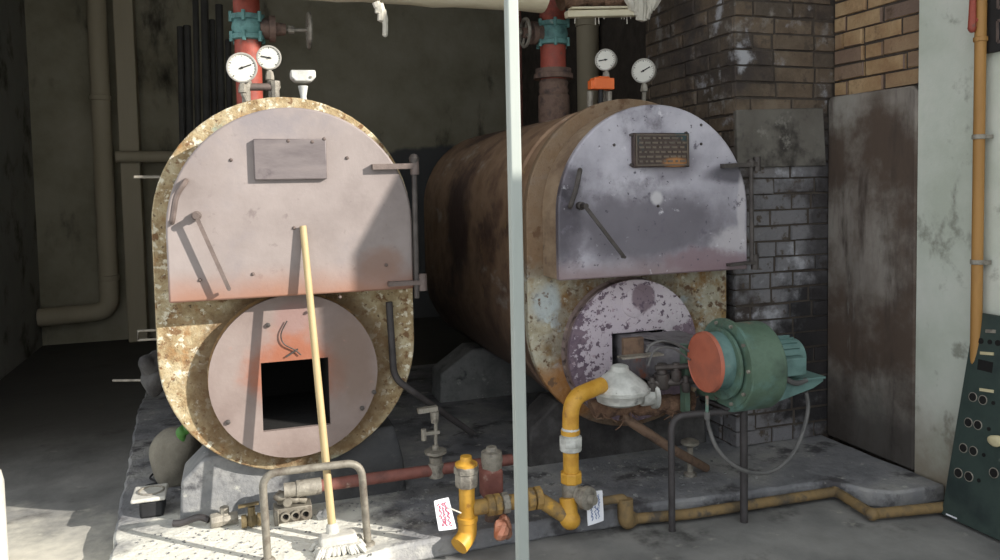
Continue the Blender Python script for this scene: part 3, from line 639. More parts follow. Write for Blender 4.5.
b.lathe((X - .05, 3.3, z2 - .03), (0, 0, 1), [(0, .012), (.05, .012)], 8); b.lathe((X, 3.3, z3 - .06), (0, 0, 1), [(0, .016), (.05, .02)], 8); b.build('spindle', m_fit, t)
pts = [at(389, 302, 3.365), at(394, 378, 3.365), at(412, 391, 3.37), at(472, 433, 3.55)]
b = MB(); b.tube(fillet(pts, .05), .015, 12)
tag(b.build('bent_pipe', m_darktube, org=pts[1]), 'dark thin bent pipe running down the left boiler front and out to the right', 'pipe')

# ------------------------------------------------------------------ gas pipework
def ring(b, c, d, r, h, n=8): return b.lathe(V(c) - V(d).normalized() * h / 2, d, [(0, r * .9), (h * .12, r), (h * .88, r), (h, r * .9)], n)
Yg = 2.9
z = lambda x, y: at(x, y, Yg).z
X1 = at(467, 500, Yg).x
t = thing('gas_pipe', 'upright yellow gas pipe with plug on top, left of the pale post', 'pipe', (X1, Yg, 0))
zt, zb = z(467, 484), z(467, 530)
MB().lathe((X1, Yg, zb), (0, 0, 1), [(0, .031), (zt - zb, .031)], 20).build('pipe', m_yellow, t)
b = MB(); zc = z(467, 479); ring(b, (X1, Yg, zc), (0, 0, 1), .046, .055, 8); ring(b, (X1, Yg, zc + .04), (0, 0, 1), .05, .03, 8); b.build('union_nut', m_fit, t)
b = MB(); zc = z(467, 466); b.lathe((X1, Yg, zc - .01), (0, 0, 1), [(0, .034), (.012, .044), (.022, .044), (.03, .03), (.034, .024), (.05, .022), (.052, 0)], 16); b.build('plug', m_yellow, t)
e0 = V((X1, Yg, zb + .03)); e1 = at(452, 541, Yg - .02)
b = MB(); b.tube(fillet([V((X1, Yg, zb + .05)), V((X1, Yg, zb - .02)), V((X1 - .045, Yg - .03, zb - .045))], .04, 6), .037, 16); ring(b, (X1, Yg, zb + .045), (0, 0, 1), .041, .022, 16); b.build('elbow', m_yellow, t)
zh = z(500, 505) + .005
t = thing('gas_branch_pipe', 'dirty brown yellow pipe with couplings crossing behind the pale post', 'pipe', (1.0, Yg, 0))
xe = at(537, 500, Yg).x; xk = at(572, 512, 2.87).x
b = MB(); b.tube([(X1 + .02, Yg, zh), (xe, Yg, zh)], .030, 16); b.build('pipe', m_yelold, t)
for x in (490, 497, 505, 530, 538):
    c = at(x, 505, Yg); b = MB(); ring(b, (c.x, Yg, zh), (1, 0, 0), .042 if x < 506 else .046, .028, 10); b.build('coupling', m_yelold if x != 505 else m_fit, t)
c0, c1 = V((xe, Yg, zh)), V((at(570, 522, 2.86).x, 2.86, at(570, 522, 2.86).z + .012))
b = MB(); b.tube([c0, c1], .030, 14); b.build('sloping_pipe', m_yelold, t)
b = MB(); b.blob(c1, (.042, .042, .042), 3, .03, 4); b.tube([c1, c1 + V((.0, .02, .08))], .035, 14); b.build('elbow', m_yellow, t)
# riser to the regulator
X2 = at(571, 470, Yg).x
t = thing('gas_riser_pipe', 'yellow gas pipe curving up into the regulator right of the pale post', 'pipe', (X2, Yg, 0))
ye = at(571, 420, Yg)
b = MB(); reg = at(600, 396, 3.0)
b.tube(fillet([V((X2, Yg, z(571, 436))), V((X2 + .004, Yg, z(571, 398))), V((reg.x, 2.98, z(571, 394)))], .085, 10), .034, 18)
ring(b, (X2, Yg, z(571, 432)), (0, 0, 1), .039, .02, 18); b.build('bend', m_yellow, t)
b = MB(); ring(b, (X2, Yg, z(571, 433)), (0, 0, 1), .036, .05, 12); ring(b, (X2, Yg, z(571, 441)), (0, 0, 1), .048, .04, 8); ring(b, (X2, Yg, z(571, 447)), (0, 0, 1), .044, .03, 16); b.build('union', m_alum, t)
b = MB(); b.lathe((X2, Yg, z(571, 478)), (0, 0, 1), [(0, .032), (z(571, 450) - z(571, 478), .032)], 16); b.build('pipe', m_yellow, t)
b = MB(); ring(b, (X2, Yg, z(571, 477)), (0, 0, 1), .045, .045, 8); b.build('yellow_nut', m_yellow, t)
b = MB(); zc = z(571, 493); b.lathe((X2, Yg, zc - .06), (0, 0, 1), [(0, .038), (.115, .038)], 16); b.lathe((X2 + .02, Yg - .03, zc), (.45, -1, 0), [(0, .036), (.03, .036), (.032, .046), (.055, .046), (.06, .02), (.085, .018)], 16); b.build('tee', m_fit, t)
# long ground pipe
zg = .035
pa = at(585, 504, Yg); g0 = V((X2 + .02, Yg, pa.z)); g1 = V((at(624, 501, Yg).x, Yg, pa.z))
g2 = V((g1.x - .015, 2.85, zg)); path = [az(621, 520, zg), az(690, 514, zg), az(836, 491.5, zg), az(872, 514, zg), az(944, 507, zg)]
t = thing('ground_pipe', 'long dirty yellow pipe lying along the front edge of the plinth', 'pipe', (path[1].x, path[1].y, 0))
MB().tube(fillet([g0, g1, V((g1.x, Yg - .01, pa.z - .03))], .02), .018, 12).build('drop_pipe', m_yeldull, t)
b = MB(); b.tube(fillet([V((g1.x, Yg - .01, pa.z)), V((g1.x - .004, Yg - .02, zg + .005)), V((path[0].x + .05, path[0].y, zg))], .05), .033, 14); b.build('elbow', m_yeldull, t)
b = MB(); b.tube(fillet([V((path[0].x, path[0].y, zg))] + path[1:], .03), .022, 14); b.build('pipe', m_yeldull, t)
for i in (2, 3):
    b = MB(); b.blob(path[i], (.029, .029, .028), 2, .04, i); b.build('elbow', m_yeldull, t)
# solenoid valve and tags
c = at(491, 478, 3.02)
t = thing('solenoid_valve', 'weathered red and grey valve body behind the upright yellow pipe', 'valve', (c.x, 3.02, PZ))
b = MB(); b.box(c.x - .042, c.x + .042, 2.98, 3.06, c.z - .075, c.z + .045); b.build('body', m_red2, t, bevel=.012)
b = MB(); b.lathe((c.x + .005, 3.02, c.z + .04), (0, 0, 1), [(0, .04), (.04, .045), (.07, .042), (.075, .025), (.09, .02)], 16); b.build('coil_cap', m_fit, t)
b = MB(); b.lathe((c.x, 3.02, PZ), (0, 0, 1), [(0, .03), (c.z - .07 - PZ, .026)], 12); b.build('neck', m_brownfit, t)
def card(name, pxs, Y, ink, label, seed, tie):
    P = [at(x, y, Y) for x, y in pxs]; g = random.Random(seed)
    t = thing(name, label, 'tag', ((P[0] + P[2]) / 2))
    n = 6; b = MB(); vs = []
    for s in (0, .0015):
        for i in range(n + 1):
            for j in range(n + 1):
                u, v = i / n, j / n; p = (P[0] * (1 - u) + P[1] * u) * (1 - v) + (P[3] * (1 - u) + P[2] * u) * v
                vs.append(p + V((0, .006 * math.sin(3 * v + u * 2) + s, 0)))
    m = (n + 1) ** 2; fs = []
    for i in range(n):
        for j in range(n):
            a = i * (n + 1) + j; q = [a, a + 1, a + n + 2, a + n + 1]; fs += [q, [k + m for k in q[::-1]]]
    rim = [i * (n + 1) for i in range(n + 1)] + [n * (n + 1) + j for j in range(1, n + 1)] + [i * (n + 1) + n for i in range(n - 1, -1, -1)] + [j for j in range(n - 1, 0, -1)]
    for k in range(len(rim)): a, c = rim[k], rim[(k + 1) % len(rim)]; fs.append([a, c, c + m, a + m])
    b.add(vs, fs); b.build('card', m_paper, t, angle=60)
    b = MB()
    pt = lambda u, v: (P[0] * (1 - u) + P[1] * u) * (1 - v) + (P[3] * (1 - u) + P[2] * u) * v + V((0, .006 * math.sin(3 * v + u * 2) - .002, 0))
    for cidx in range(3):
        u = .3 + .2 * cidx; v = .12
        while v < .86:
            l = g.uniform(.02, .06); du = g.uniform(-.05, .05)
            b.bar(pt(u + du, v), pt(u + du + g.uniform(-.09, .09), v + l), .003, .001, (0, 1, 0)); v += l * g.uniform(.6, 1.3)
    b.build('handwriting', ink, t)
    MB().tube(smooth([pt(.8, .3) if tie[2] else pt(.5, .02), at(tie[0], tie[1], Y)]), .003, 6).build('tie', m_rag, t)
card('paper_tag', [(434, 501), (449, 498), (456, 528), (439, 531)], 2.86, m_inkr, 'white tag with red handwriting tied to the upright yellow pipe', 3, (461, 513, 1))
card('paper_tag', [(587, 492), (603, 491), (603, 520), (588, 526)], 2.84, m_inkb, 'white tag with blue handwriting hanging by the tee right of the post', 5, (588, 489, 0))
c = at(503, 529, 2.84)
b = MB(); b.blob((c.x, 2.84, c.z), (.036, .032, .045), 3, .6, 9)
tag(b.build('copper_scrap', m_copper, angle=12, org=(c.x, 2.84, c.z - .04)), 'crumpled copper coloured scrap by the foot of the pale post', 'scrap')

# ------------------------------------------------------------------ regulator and burner on the dark boiler
c = at(620, 391, 3.02)
t = thing('gas_regulator', 'dusty white domed gas regulator at the end of the yellow bend', 'regulator', (c.x, 3.02, c.z - .06))
MB().lathe((c.x, 3.02, c.z - .055), (0, 0, 1), [(0, .07), (.015, .1), (.05, .108), (.055, .112)], 32).build('body', m_alum, t)
b = MB(); b.lathe((c.x, 3.02, c.z), (0, 0, 1), [(0, .128), (.012, .131), (.014, .124), (.035, .112), (.075, .062), (.09, .042), (.11, .036), (.116, .02), (.118, 0)], 32)
lid = b.build('domed_lid', m_alum, t)
for k in range(8):
    a = k * PI / 4 + .2; MB().lathe((c.x + .112 * math.cos(a), 3.02 + .112 * math.sin(a), c.z + .010), (0, 0, 1), [(0, .009), (.012, .009)], 6).build('bolt', m_fit, lid)
MB().lathe((c.x + .09, 3.0, c.z - .03), (1, -.1, 0), [(0, .04), (.05, .04), (.052, .055), (.07, .055)], 14).build('outlet_boss', m_alum, t)

fx, fy, fz = 1.815, 2.8, at(705, 362, 2.8).z
t = thing('gas_burner', 'green fan burner with orange red inlet disc mounted before the dark boiler', 'burner', (2.03, fy, 0))
MB().lathe((fx, fy, fz), (1, 0, 0), [(0, .122), (-.004, .124), (.012, .127), (.014, .122)], 40).build('inlet_disc', m_disc_o, t)
MB().lathe((fx + .014, fy, fz), (1, 0, 0), [(0, .120), (.15, .124)], 40).build('inlet_collar', m_tealf, t)
# scroll casing: spiral outline in Y,Z swept along X, outlet towards the boiler
def scroll(x0, x1, rim):
    pts = []
    for k in range(41):
        a = math.radians(-90 + 300 * k / 40); r = .160 + .036 * (1 - k / 40) + rim
        pts.append((fy - r * math.sin(a + PI / 2), fz - .022 + r * -math.cos(a + PI / 2)))
    return pts
x0, x1 = 1.915, 2.085
sp = scroll(x0, x1, 0); n = len(sp)
b = MB(); b.add([(x0, y, z) for y, z in sp] + [(x1, y, z) for y, z in sp], [list(range(n)), list(range(2 * n - 1, n - 1, -1))] + [[(i + 1) % n, i, n + i, n + (i + 1) % n] for i in range(n)])
cas = b.build('fan_casing', m_greenf, t, bevel=.008, angle=30)
b = MB()
for xx in (x0 - .004, x0 - .03):
    rr = .186 if xx > x0 - .01 else .148
    b.lathe((xx, fy, fz - .012), (1, 0, 0), [(0, rr - .035), (0, rr), (.014, rr), (.014, rr - .035)], 44)
b.build('casing_rim', m_greenf, cas, angle=30)
for k in range(10):
    a = k * PI / 5; MB().lathe((x0 - .004, fy + .169 * math.cos(a), fz - .012 + .169 * math.sin(a)), (-1, 0, 0), [(0, .008), (.010, .008), (.012, 0)], 6).build('bolt', m_fit, cas)
MB().box(1.90, x1 - .02, fy + .06, 3.0, fz - .19, fz - .06).build('outlet_duct', m_greenf, t, bevel=.006)
# motor
mz = at(797, 355, fy).z
b = MB(); b.lathe((x1, fy, mz), (1, 0, 0), [(0, .06), (.02, .06), (.022, .082), (.13, .082), (.15, .078), (.18, .074), (.19, .055), (.192, 0)], 28)
for k in range(20):
    a = 2 * PI * k / 20; e = V((0, math.cos(a), math.sin(a))); c = V((x1 + .03, fy, mz)); b.bar(c + e * .084, c + e * .084 + V((.12, 0, 0)), .006, .012, e)
mot = b.build('motor', m_tealf, t, angle=30)
MB().box(x1 + .035, x1 + .14, fy - .125, fy - .07, mz - .055, mz + .02).build('terminal_box', m_tealf, mot, bevel=.006)
b = MB(); s0 = at(780, 392, fy); sx1 = at(811, 392, fy).x
sh = [(x1 - .01, fz - .10), (sx1, fz - .095), (sx1, fz - .115), (sx1 - .05, fz - .14), (x1 - .01, fz - .19)]
for yy in (fy - .075, fy + .07): b.prism(sh, yy, yy + .006)
b.box(x1 - .01, sx1, fy - .09, fy + .09, fz - .10, fz - .092); b.build('motor_bracket', m_tealf, t)
# square head into the furnace opening
def quadbox(b, A, B): # A: 4 pts back, B: 4 pts front
    return b.add(A + B, [(0, 1, 2, 3), (7, 6, 5, 4)] + [[(i + 1) % 4, i, 4 + i, 4 + (i + 1) % 4] for i in range(4)])
hx0, hx1 = 1.68, 1.85
b = MB(); quadbox(b, [(hx0, 3.45, .57), (hx1, 3.45, .57), (hx1, 3.45, .735), (hx0, 3.45, .735)], [(hx0 + .02, 3.08, .57), (hx1 + .02, 3.08, .57), (hx1 + .02, 3.08, .73), (hx0 + .02, 3.08, .73)])
b.build('burner_head', m_duct, t, bevel=.004)
b = MB(); quadbox(b, [(hx0 + .03, 3.08, .60), (hx1 + .06, 3.08, .60), (hx1 + .06, 3.08, .725), (hx0 + .03, 3.08, .725)], [(1.90, 2.93, fz - .16), (2.04, 2.93, fz - .16), (2.04, 2.93, fz + .02), (1.90, 2.93, fz + .02)])
b.build('transition_duct', m_duct, t)
b = MB(); quadbox(b, [(hx0 + .02, 3.22, .745), (hx1 + .1, 3.22, .745), (hx1 + .1, 3.22, .752), (hx0 + .02, 3.22, .752)], [(hx0 + .15, 2.95, .735), (hx1 + .12, 2.95, .735), (hx1 + .12, 2.95, .742), (hx0 + .15, 2.95, .742)])
b.build('cover_plate', m_duct, t)
p0, p1 = at(622, 338, 3.07), at(642, 354, 3.07)
MB().box(p0.x, p1.x, 3.05, 3.078, p1.z, p0.z).build('rusty_face_plate', m_rust, t, bevel=.004)
p0 = at(640, 355, 3.03)
b = MB(); b.box(p0.x - .10, p0.x + .10, 3.0, 3.05, p0.z - .006, p0.z + .002); b.build('shelf_strip', m_fit, t)
for (x, y, Y, r, h) in ((662, 376, 2.98, .035, .11), (676, 372, 2.95, .024, .08), (686, 384, 2.92, .02, .07), (652, 384, 2.98, .02, .06)):
    c = at(x, y, Y); MB().lathe((c.x, Y, c.z - h / 2), (0, 0, 1), [(0, r * .8), (.01, r), (h * .6, r), (h * .62, r * .7), (h, r * .6)], 14).build('valve', m_steel, t)
b = MB(); b.tube([at(648, 384, 2.99), at(694, 380, 2.93)], .018, 12); b.tube([at(655, 368, 2.97), at(688, 366, 2.93)], .012, 10); b.build('gas_train_pipe', m_steel, t)
b = MB(); b.tube(smooth([at(*p, 2.92) for p in [(646, 352), (652, 344), (665, 341), (680, 346), (692, 353)]]), .006, 6); b.tube(smooth([at(*p, 2.9) for p in [(648, 366), (655, 350), (672, 348), (690, 360)]]), .005, 6)
b.build('ignition_wire', m_cable, t)
c = at(685, 380, 2.96); b = MB(); b.box(c.x - .012, c.x + .012, 2.94, 2.98, at(686, 412, 2.96).z, at(686, 344, 2.96).z); b.build('green_strut', m_greenf, t)
b = MB(); c = at(707, 396, 2.72); q = at(707, 413, 2.72); b.tube([c, q], .007, 8); b.build('cable_lead', m_greenf, t)
cab = [(707, 412, 2.72), (709, 428, 2.72), (718, 450, 2.7), (735, 466, 2.68), (755, 473, 2.68), (775, 470, 2.68), (792, 455, 2.7), (803, 432, 2.72), (808, 408, 2.74), (806, 392, 2.74)]
b = MB(); b.tube(smooth([at(*p) for p in cab]), .0085, 8); p = at(707, 412, 2.72); b.lathe(p, (0, 0, -1), [(0, .012), (.03, .012)], 8); b.build('cable', m_cable, t)
b = MB(); b.tube(smooth([at(*p) for p in [(783, 372, 2.72), (788, 380, 2.71), (797, 383, 2.71), (806, 380, 2.72)]]), .012, 8); b.build('motor_conduit', m_cable, t)
# stand under the burner
l0, l1 = az(672, 531, 0), az(744, 522, 0)
zt = at(690, 414, l0.y).z
s = thing('burner_stand', 'dark bent tube stand carrying the green burner', 'stand', ((l0.x + l1.x) / 2, l0.y, 0))
b = MB(); b.tube(fillet([l0, V((l0.x, l0.y, zt)), V((l1.x, l1.y, zt))], .07, 8), .0145, 12); b.build('front_leg', m_darktube, s)
b = MB(); b.tube([l1, V((l1.x, l1.y, zt + .02))], .0165, 12); b.build('rear_leg', m_darktube, s)
b = MB(); b.box(l1.x - .1, l1.x + .09, l1.y - .02, fy + .1, zt + .014, zt + .024); b.build('support_plate', m_darktube, s)
# debris under the burner head
p, q = at(592, 409, 3.08), at(692, 401, 3.02)
b = MB(); b.tube([p + (q - p) * i / 13 + V((0, 0, rnd.uniform(-.012, .012))) for i in range(14)], [rnd.uniform(.03, .048) for _ in range(14)], 9)
dbg = b.build('burnt_bundle', m_debris, org=((p.x + q.x) / 2, 3.05, p.z - .05), angle=60)
tag(dbg, 'burnt brown bundle of wrapping hanging under the regulator and burner', 'debris')
b = MB()
for i in range(70):
    c = p + (q - p) * rnd.random() + V((0, rnd.uniform(-.05, .03), rnd.uniform(-.04, .02))); e = c + V((rnd.uniform(-.06, .06), rnd.uniform(-.03, .03), rnd.uniform(-.05, .05)))
    b.tube([c, (c + e) / 2 + V((0, 0, rnd.uniform(-.02, .02))), e], .0025, 4)
tw = b.build('frayed_strands', m_debris, dbg); tw['kind'] = 'stuff'
p, q, e = at(622, 416, 3.05), at(672, 449, 3.0), az(706, 468, PZ + .02)
b = MB(); b.tube([p, q, e], [.022, .021, .02], 12)
tag(b.build('rusty_pipe', m_rust, org=(e.x, e.y, PZ)), 'rusty pipe slanting down from the regulator to the plinth', 'pipe')
c = az(691, 440, PZ + .11)
c = at(690, 441, 3.15)
b = MB(); b.lathe((c.x, 3.15, PZ), (0, 0, 1), [(0, .03), (.012, .03), (.02, .014), (c.z - PZ - .03, .014), (c.z - PZ - .012, .042), (c.z - PZ, .042), (c.z - PZ + .01, .02)], 14)
tag(b.build('floor_drain_cup', m_fit, org=(c.x, 3.15, PZ)), 'small grey cup on a short stem behind the burner stand leg', 'fitting')

# ------------------------------------------------------------------ right wall things
c = ax(976.5, 250, 2.91)
t = thing('wall_pipe', 'ochre yellow pipe running up the pale right wall', 'pipe', (2.915, c.y, 0))
yw = c.y
MB().lathe((2.915, yw, .02), (0, 0, 1), [(0, .022), (3.5, .022)], 18).build('pipe', m_ochre, t)
for y in (137, 40, 262):
    zc = ax(976, y, 2.91).z; b = MB(); ring(b, (2.915, yw, zc), (0, 0, 1), .027, .02, 18)
    if y != 40: b.box(2.915, 2.952, yw - .035, yw + .035, zc - .008, zc + .008)
    b.build('clamp' if y != 40 else 'joint', m_fit if y != 40 else m_ochre, t)
c0, c1 = ax(973, -8, 2.88), ax(972, 28, 2.88)
b = MB(); b.tube([c0, V((c1.x, c1.y, c1.z))], [.012, .016], 10); b.blob(c1, (.016, .016, .02), 2, .05, 2); b.tube([c1 + V((0, 0, .03)), (2.915, yw, c1.z + .03)], .012, 8); b.build('valve_lever', m_red, t)
# black board with pale strokes
ya, yb = ax(986, 30, 2.94).y, ax(1012, 30, 2.94).y
zb, zt = ax(990, 53, 2.94).z, 2.45
t = thing('black_signboard', 'black board with pale strokes high on the wall right of the ochre pipe', 'sign', (2.94, (ya + yb) / 2, zb))
MB().box(2.935, 2.952, yb - .3, ya, zb, zt).build('board', m_black, t, bevel=.003)
b = MB()
for (y0, y1, xx) in ((-4, 8, 998), (21, 42, 997.5)):
    p, q = ax(xx, y0, 2.934), ax(xx, y1, 2.934); b.bar(p, q, .012, .002, (1, 0, 0)); b.bar(p, p + V((0, -.05, 0)), .012, .002, (1, 0, 0)); b.bar(q, q + V((0, -.05, 0)), .012, .002, (1, 0, 0))
b.build('painted_strokes', m_hinge, t)
# leaning dark green panel with punched holes
pb0 = az(941, 517, 0); X0 = pb0.x
lean = V((.125, 0, .86)).normalized(); H_ = .875
t = thing('control_panel', 'dark green perforated control panel leaning on the right wall', 'panel', (X0, 2.2, 0))
yL, yR = pb0.y, 1.75
ctr = V((X0, 0, .012)); nrm = V((-lean.z, 0, lean.x))
def pn(y, h, o=0): return V((X0 + lean.x * h + nrm.x * o, y, .012 + lean.z * h + nrm.z * o))
def hit(x, y):
    d = ray(x, y); o = V((0, 0, EYE)); k = (V((X0, 0, .012)) - o).dot(nrm) / d.dot(nrm); p = o + d * k
    return p.y, (p - V((X0, p.y, .012))).dot(lean)
skew = lambda y, h: y - .075 * h
b = MB(); c4 = [(yL, 0), (yL - .04, H_), (yR, H_), (yR, 0)]
b.add([pn(y, h, .0) for y, h in c4] + [pn(y, h, -.025) for y, h in c4], [(0, 1, 2, 3), (7, 6, 5, 4)] + [[(i + 1) % 4, i, 4 + i, 4 + (i + 1) % 4] for i in range(4)])
pan = b.build('sheet', m_panel, t, bevel=.004)
def hole(x, y, r, name='hole'):
    hy, hh = hit(x, y); c = pn(hy, hh, .001); b = MB()
    b.lathe(c - nrm * .012, nrm, [(0, r), (.0135, r)], 20); o = b.build(name, m_soot, pan); 
    if r > .012:
        b = MB(); b.tube([c + (V((0, 1, 0)) * math.cos(k * PI / 10) + lean * math.sin(k * PI / 10)) * (r + .001) for k in range(21)], .0022, 6, False); b.build('rim', m_fit, pan)
for x, y, r in ((981, 341, .012), (990, 342, .010), (998, 343, .012), (973, 397, .017), (983, 400, .017), (993.5, 403, .008), (968.5, 422.5, .017), (978, 425, .017), (989, 429, .008), (963.5, 448, .017), (973.5, 451, .017), (984, 455, .008), (958.5, 473, .018), (969, 476.5, .018), (979, 480.5, .008), (994, 473, .018)):
    hole(x, y, r)
def strip(x0, y0, x1, y1, hgt, m, name):
    a, c = hit(x0, y0), hit(x1, y1); p, q = pn(*a, .002), pn(*c, .002); MB().bar(p, q, hgt, .003, nrm).build(name, m, pan)
strip(980.5, 353, 994, 354, .012, m_paleplate, 'label_strip'); strip(980, 389.5, 994, 391.5, .012, m_paleplate, 'label_strip')
strip(986, 331, 996, 331.5, .014, m_fit, 'label_strip'); strip(946.5, 514, 957, 518.5, .006, m_paper, 'label_strip')
a, c = hit(978, 366), hit(993, 366)
b = MB(); y0, h0 = hit(978.5, 359); y1, h1 = hit(992, 373)
b.add([pn(y, h, o) for o in (-.012, .0012) for y, h in ((y0, h0), (y1, h0), (y1, h1), (y0, h1))], [(0, 1, 2, 3), (7, 6, 5, 4)] + [[(i + 1) % 4, i, 4 + i, 4 + (i + 1) % 4] for i in range(4)]); b.build('window_slot', m_soot, pan)
hy, hh = hit(998, 441); b = MB(); b.blob(pn(hy, hh, .01), (.012, .035, .025), 3, .12, 6); b.build('pale_patch', m_paleplate, pan)

# ------------------------------------------------------------------ left side clutter
c = az(150, 518, PZ)
t = thing('junction_box', 'black box with a white lid on the plinth left of the left boiler', 'box', (c.x, c.y + .04, PZ))
Yj = c.y; p0, p1 = at(136, 503, Yj), at(166, 503, Yj)
MB().box(p0.x + .01, p1.x - .01, Yj, Yj + .13, PZ - .003, p0.z).build('body', m_black, t, bevel=.012)
b = MB(); b.box(p0.x - .02, p1.x, Yj - .015, Yj + .15, p0.z, p0.z + .018); lid = b.build('lid', m_white, t, bevel=.006)
b = MB(); cc = V(((p0.x + p1.x) / 2 - .005, Yj + .07, p0.z + .02)); b.tube([cc + V((.05 * math.cos(k * PI / 12), .05 * math.sin(k * PI / 12), 0)) for k in range(25)], .005, 6, False); b.build('ring', m_fit, lid)
c = az(174, 490, PZ)
b = MB(); b.blob((c.x + .01, c.y + .12, PZ + .12), (.12, .11, .155), 4, .12, 21)
tag(b.build('boulder', m_stone, org=(c.x, c.y + .12, PZ)), 'rounded grey stone between the black box and left boiler saddle', 'stone')
c = at(184, 432, 3.66)
b = MB(); b.blob((c.x, 3.66, c.z), (.022, .018, .034), 3, .4, 12)
tag(b.build('plastic_scrap', m_leaf, org=(c.x, 3.66, c.z)), 'scrap of green plastic tucked by the left boiler above the stone', 'scrap')
b = MB(); c = at(152, 370, 3.95); b.blob((c.x, 3.95, c.z + .03), (.05, .05, .06), 3, .2, 31); b.blob((c.x + .02, 3.95, c.z - .05), (.06, .06, .07), 3, .2, 32)
b.tube([(c.x + .06, 3.95, c.z + .05), (c.x + .2, 3.95, c.z + .1)], .02, 8)
tag(b.build('insulation_lump', m_saddle2, org=(c.x, 3.95, c.z)), 'pale lump of insulation on the shaded left flank of the left boiler', 'insulation')
p, q = at(113, 380.5, 4.1), at(165, 380, 3.95)
tag(MB().tube([p, q], .006, 8).build('thin_rod', m_fit, org=p), 'thin pale rod sticking out left behind the left boiler', 'rod')
b = MB(); pts = [(150, 470), (158, 462), (152, 478), (166, 474), (148, 486), (140, 488), (136, 494)]
b.tube(smooth([az(x, y, PZ + .012 + .006 * (i % 2)) for i, (x, y) in enumerate([(160, 455), (156, 470), (150, 478), (158, 482), (146, 486), (140, 492), (150, 494)])]), .005, 6)
tag(b.build('wire_scrap', m_black, org=az(150, 480, PZ)), 'tangle of dark wire on the ground behind the white lidded box', 'wire')
# valve block by the hoop
c = az(294, 524, PZ); Yv = c.y
p0, p1 = at(274, 512, Yv), at(313, 523, Yv)
t = thing('valve_block', 'grey metal block with three holes on the plinth behind the hoop', 'block', ((p0.x + p1.x) / 2, Yv + .05, PZ))
wz = p0.z
b = MB(); xs = [p0.x + .035, (p0.x + p1.x) / 2 + .01, p1.x - .02]; zc = (PZ + wz) / 2
b.box(p0.x, p1.x, Yv + .02, Yv + .1, PZ, wz); b.box(p0.x, p0.x + .018, Yv, Yv + .03, PZ, wz); blk = b.build('block', m_hoop, t, bevel=.004)
for x in (p0.x + .045, p0.x + .085, p0.x + .125):
    b = MB(); n = 16; b.lathe((x, Yv + .022, zc), (0, -1, 0), [(0, .012), (0, .02), (.018, .02), (.018, .013), (.004, .012)], 16); b.build('port_ring', m_hoop, blk)
    MB().lathe((x, Yv + .021, zc), (0, -1, 0), [(0, .0125), (.004, .0125)], 16).build('bore', m_soot, blk)
b = MB(); b.blob((p0.x + .06, Yv + .05, wz + .03), (.055, .04, .032), 3, .3, 14); b.tube([(p0.x + .02, Yv + .04, wz + .06), (p0.x + .13, Yv + .05, wz + .01)], .015, 8); b.lathe((p0.x + .055, Yv + .02, wz + .028), (0, -1, 0), [(0, .018), (.015, .018), (.016, .008)], 12); b.build('clamp', m_hoop, t, angle=50)
c = az(326, 520, PZ); b = MB(); b.blob((c.x, c.y + .02, PZ + .02), (.03, .025, .022), 2, .3, 41)
tag(b.build('rubble_lump', m_saddle, org=(c.x, c.y, PZ)), 'small pale rubble lump just right of the three hole block', 'rubble')
c = az(225, 526, PZ)
t = thing('pipe_fitting', 'small grey pipe fitting with hose end at the foot of the left saddle', 'fitting', (c.x, c.y, PZ))
b = MB(); ring(b, (c.x - .03, c.y, PZ + .03), (1, .2, 0), .03, .05, 8); ring(b, (c.x + .02, c.y, PZ + .03), (1, .2, 0), .024, .06, 8); b.lathe((c.x, c.y, PZ + .02), (0, 0, 1), [(0, .018), (.06, .018)], 8); b.build('body', m_fit, t)
b = MB(); b.tube(smooth([(c.x - .06, c.y + .01, PZ + .03), (c.x - .1, c.y + .03, PZ + .04), (c.x - .16, c.y + .05, PZ + .02), (c.x - .2, c.y + .06, PZ + .018)]), .014, 8); b.build('hose', m_darktube, t)
c = az(252, 528, PZ)
t = thing('brass_valve', 'tarnished brass valve lying beside the left hoop leg', 'valve', (c.x, c.y, PZ))
b = MB(); b.lathe((c.x - .04, c.y, PZ + .032), (1, 0, 0), [(0, .026), (.02, .026), (.022, .018), (.04, .03), (.06, .018), (.062, .026), (.085, .026)], 12); b.lathe((c.x, c.y, PZ + .04), (0, 0, 1), [(0, .018), (.03, .014), (.05, .014)], 10); b.build('body', m_brass, t)
b = MB(); b.bar((c.x - .05, c.y, PZ + .095), (c.x + .03, c.y, PZ + .1), .02, .008); b.build('lever', m_brass, t)
# pale low post at the left edge
c = az(-6, 566, 0)
h = at(0, 466, c.y).z
b = MB(); b.lathe((c.x - .0, c.y, 0), (0, 0, 1), [(0, .05), (h - .06, .05), (h - .02, .042), (h, .02), (h + .004, 0)], 24)
tag(b.build('bollard', m_white, org=(c.x, c.y, 0)), 'white round topped bollard at the far left edge of the photo', 'bollard')

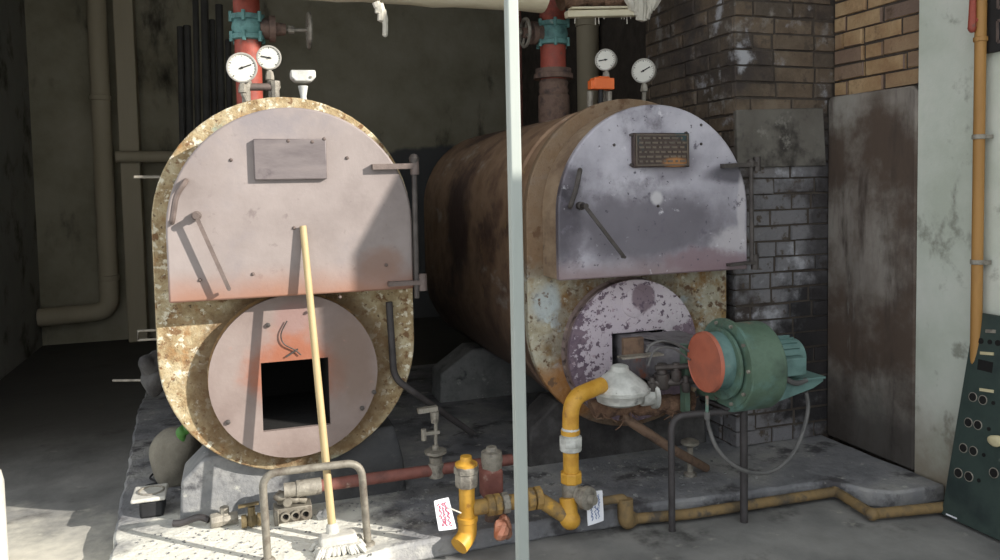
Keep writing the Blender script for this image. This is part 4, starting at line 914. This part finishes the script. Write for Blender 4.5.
# ------------------------------------------------------------------ back of the shed
p = [at(97, -30, 8.3), at(110, 311, 8.3), at(52, 317, 8.3)]
t = thing('drain_downpipe', 'grey downpipe with a bottom elbow on the dark back wall', 'pipe', (p[1].x, 8.3, 0))
b = MB(); b.tube(fillet([V((p[1].x + .012, 8.3, 3.58)), p[1], V((-1.78, 8.3, p[2].z))], .14, 8), .085, 16); b.build('pipe', m_greypipe, t)
for y in (98, 278):
    b = MB(); c = at(104, y, 8.3); ring(b, (p[1].x + .006, 8.3, c.z), (0, 0, 1), .094, .05, 18); b.build('joint', m_greypipe, t)
p, q = at(116, 157, 8.25), at(172, 156, 8.25)
tag(MB().tube([p, V((q.x + .5, 8.25, p.z))], .055, 12).build('wall_rail_pipe', m_greypipe, org=p), 'level pale pipe on the back wall right of the downpipe', 'pipe')
for i, (x, yt) in enumerate(((180, 27), (187, 26), (195, -20), (204, -20), (212, 20), (219, 5), (228, 40))):
    p = at(x, yt, 7.4 + .04 * (i % 3)); q = at(x + 7, 330, 7.1)
    b = MB(); e = V((q.x, q.y - .1, 0)); d = (p - q).normalized(); b.tube([V((q.x, 7.0 + .05 * (i % 3), 0)), V((p.x, p.y, min(p.z, 3.5)))], .026 + .006 * (i % 2), 10)
    tag(b.build('steel_pole', m_pole, org=(q.x, 7.0, 0)), 'dark pole in the upright bundle behind the left boiler, %s from left' % ('first', 'second', 'third', 'fourth', 'fifth', 'sixth', 'seventh')[i], 'pole', 'poles leaning at the back')
c = at(588, 60, 6.2)
t = thing('flue_pipe', 'wide pale grey upright pipe behind the dark boiler riser', 'pipe', (c.x, 6.2, 0))
MB().lathe((c.x, 6.2, 0), (0, 0, 1), [(0, .095), (3.58, .095)], 20).build('pipe', m_greypipe, t)
b = MB(); ring(b, (c.x, 6.2, at(588, 24, 6.2).z), (0, 0, 1), .103, .05, 20); b.build('joint', m_greypipe, t)
c = at(519, 60, 5.9)
tag(MB().lathe((c.x, 5.9, 0), (0, 0, 1), [(0, .024), (3.58, .024)], 12).build('thin_standpipe', m_red2, org=(c.x, 5.9, 0)), 'thin dull red upright pipe seen just right of the pale post', 'pipe')

# ------------------------------------------------------------------ loose grit
b = MB()
def grit(n, reg, smin, smax):
    for i in range(n):
        x, y = reg(); s = rnd.uniform(smin, smax); a = rnd.uniform(0, PI)
        R3 = Matrix.Translation((x, y, PZ + s * .2)) @ Matrix.Rotation(a, 4, 'Z') @ Matrix.Rotation(rnd.uniform(-.5, .5), 4, 'X')
        b.box(-s, s, -s * rnd.uniform(.5, 1), s * rnd.uniform(.5, 1), -s * .4, s * .4, R3)
grit(200, lambda: (rnd.uniform(-.42, .5), rnd.uniform(2.86, 3.4)), .002, .006)
grit(260, lambda: (rnd.uniform(.5, 2.35), rnd.uniform(2.98, 3.5)), .002, .008)
tag(b.build('loose_grit', m_saddle, angle=20), 'loose grit and mortar crumbs strewn over the plinth', 'grit', kind='stuff')
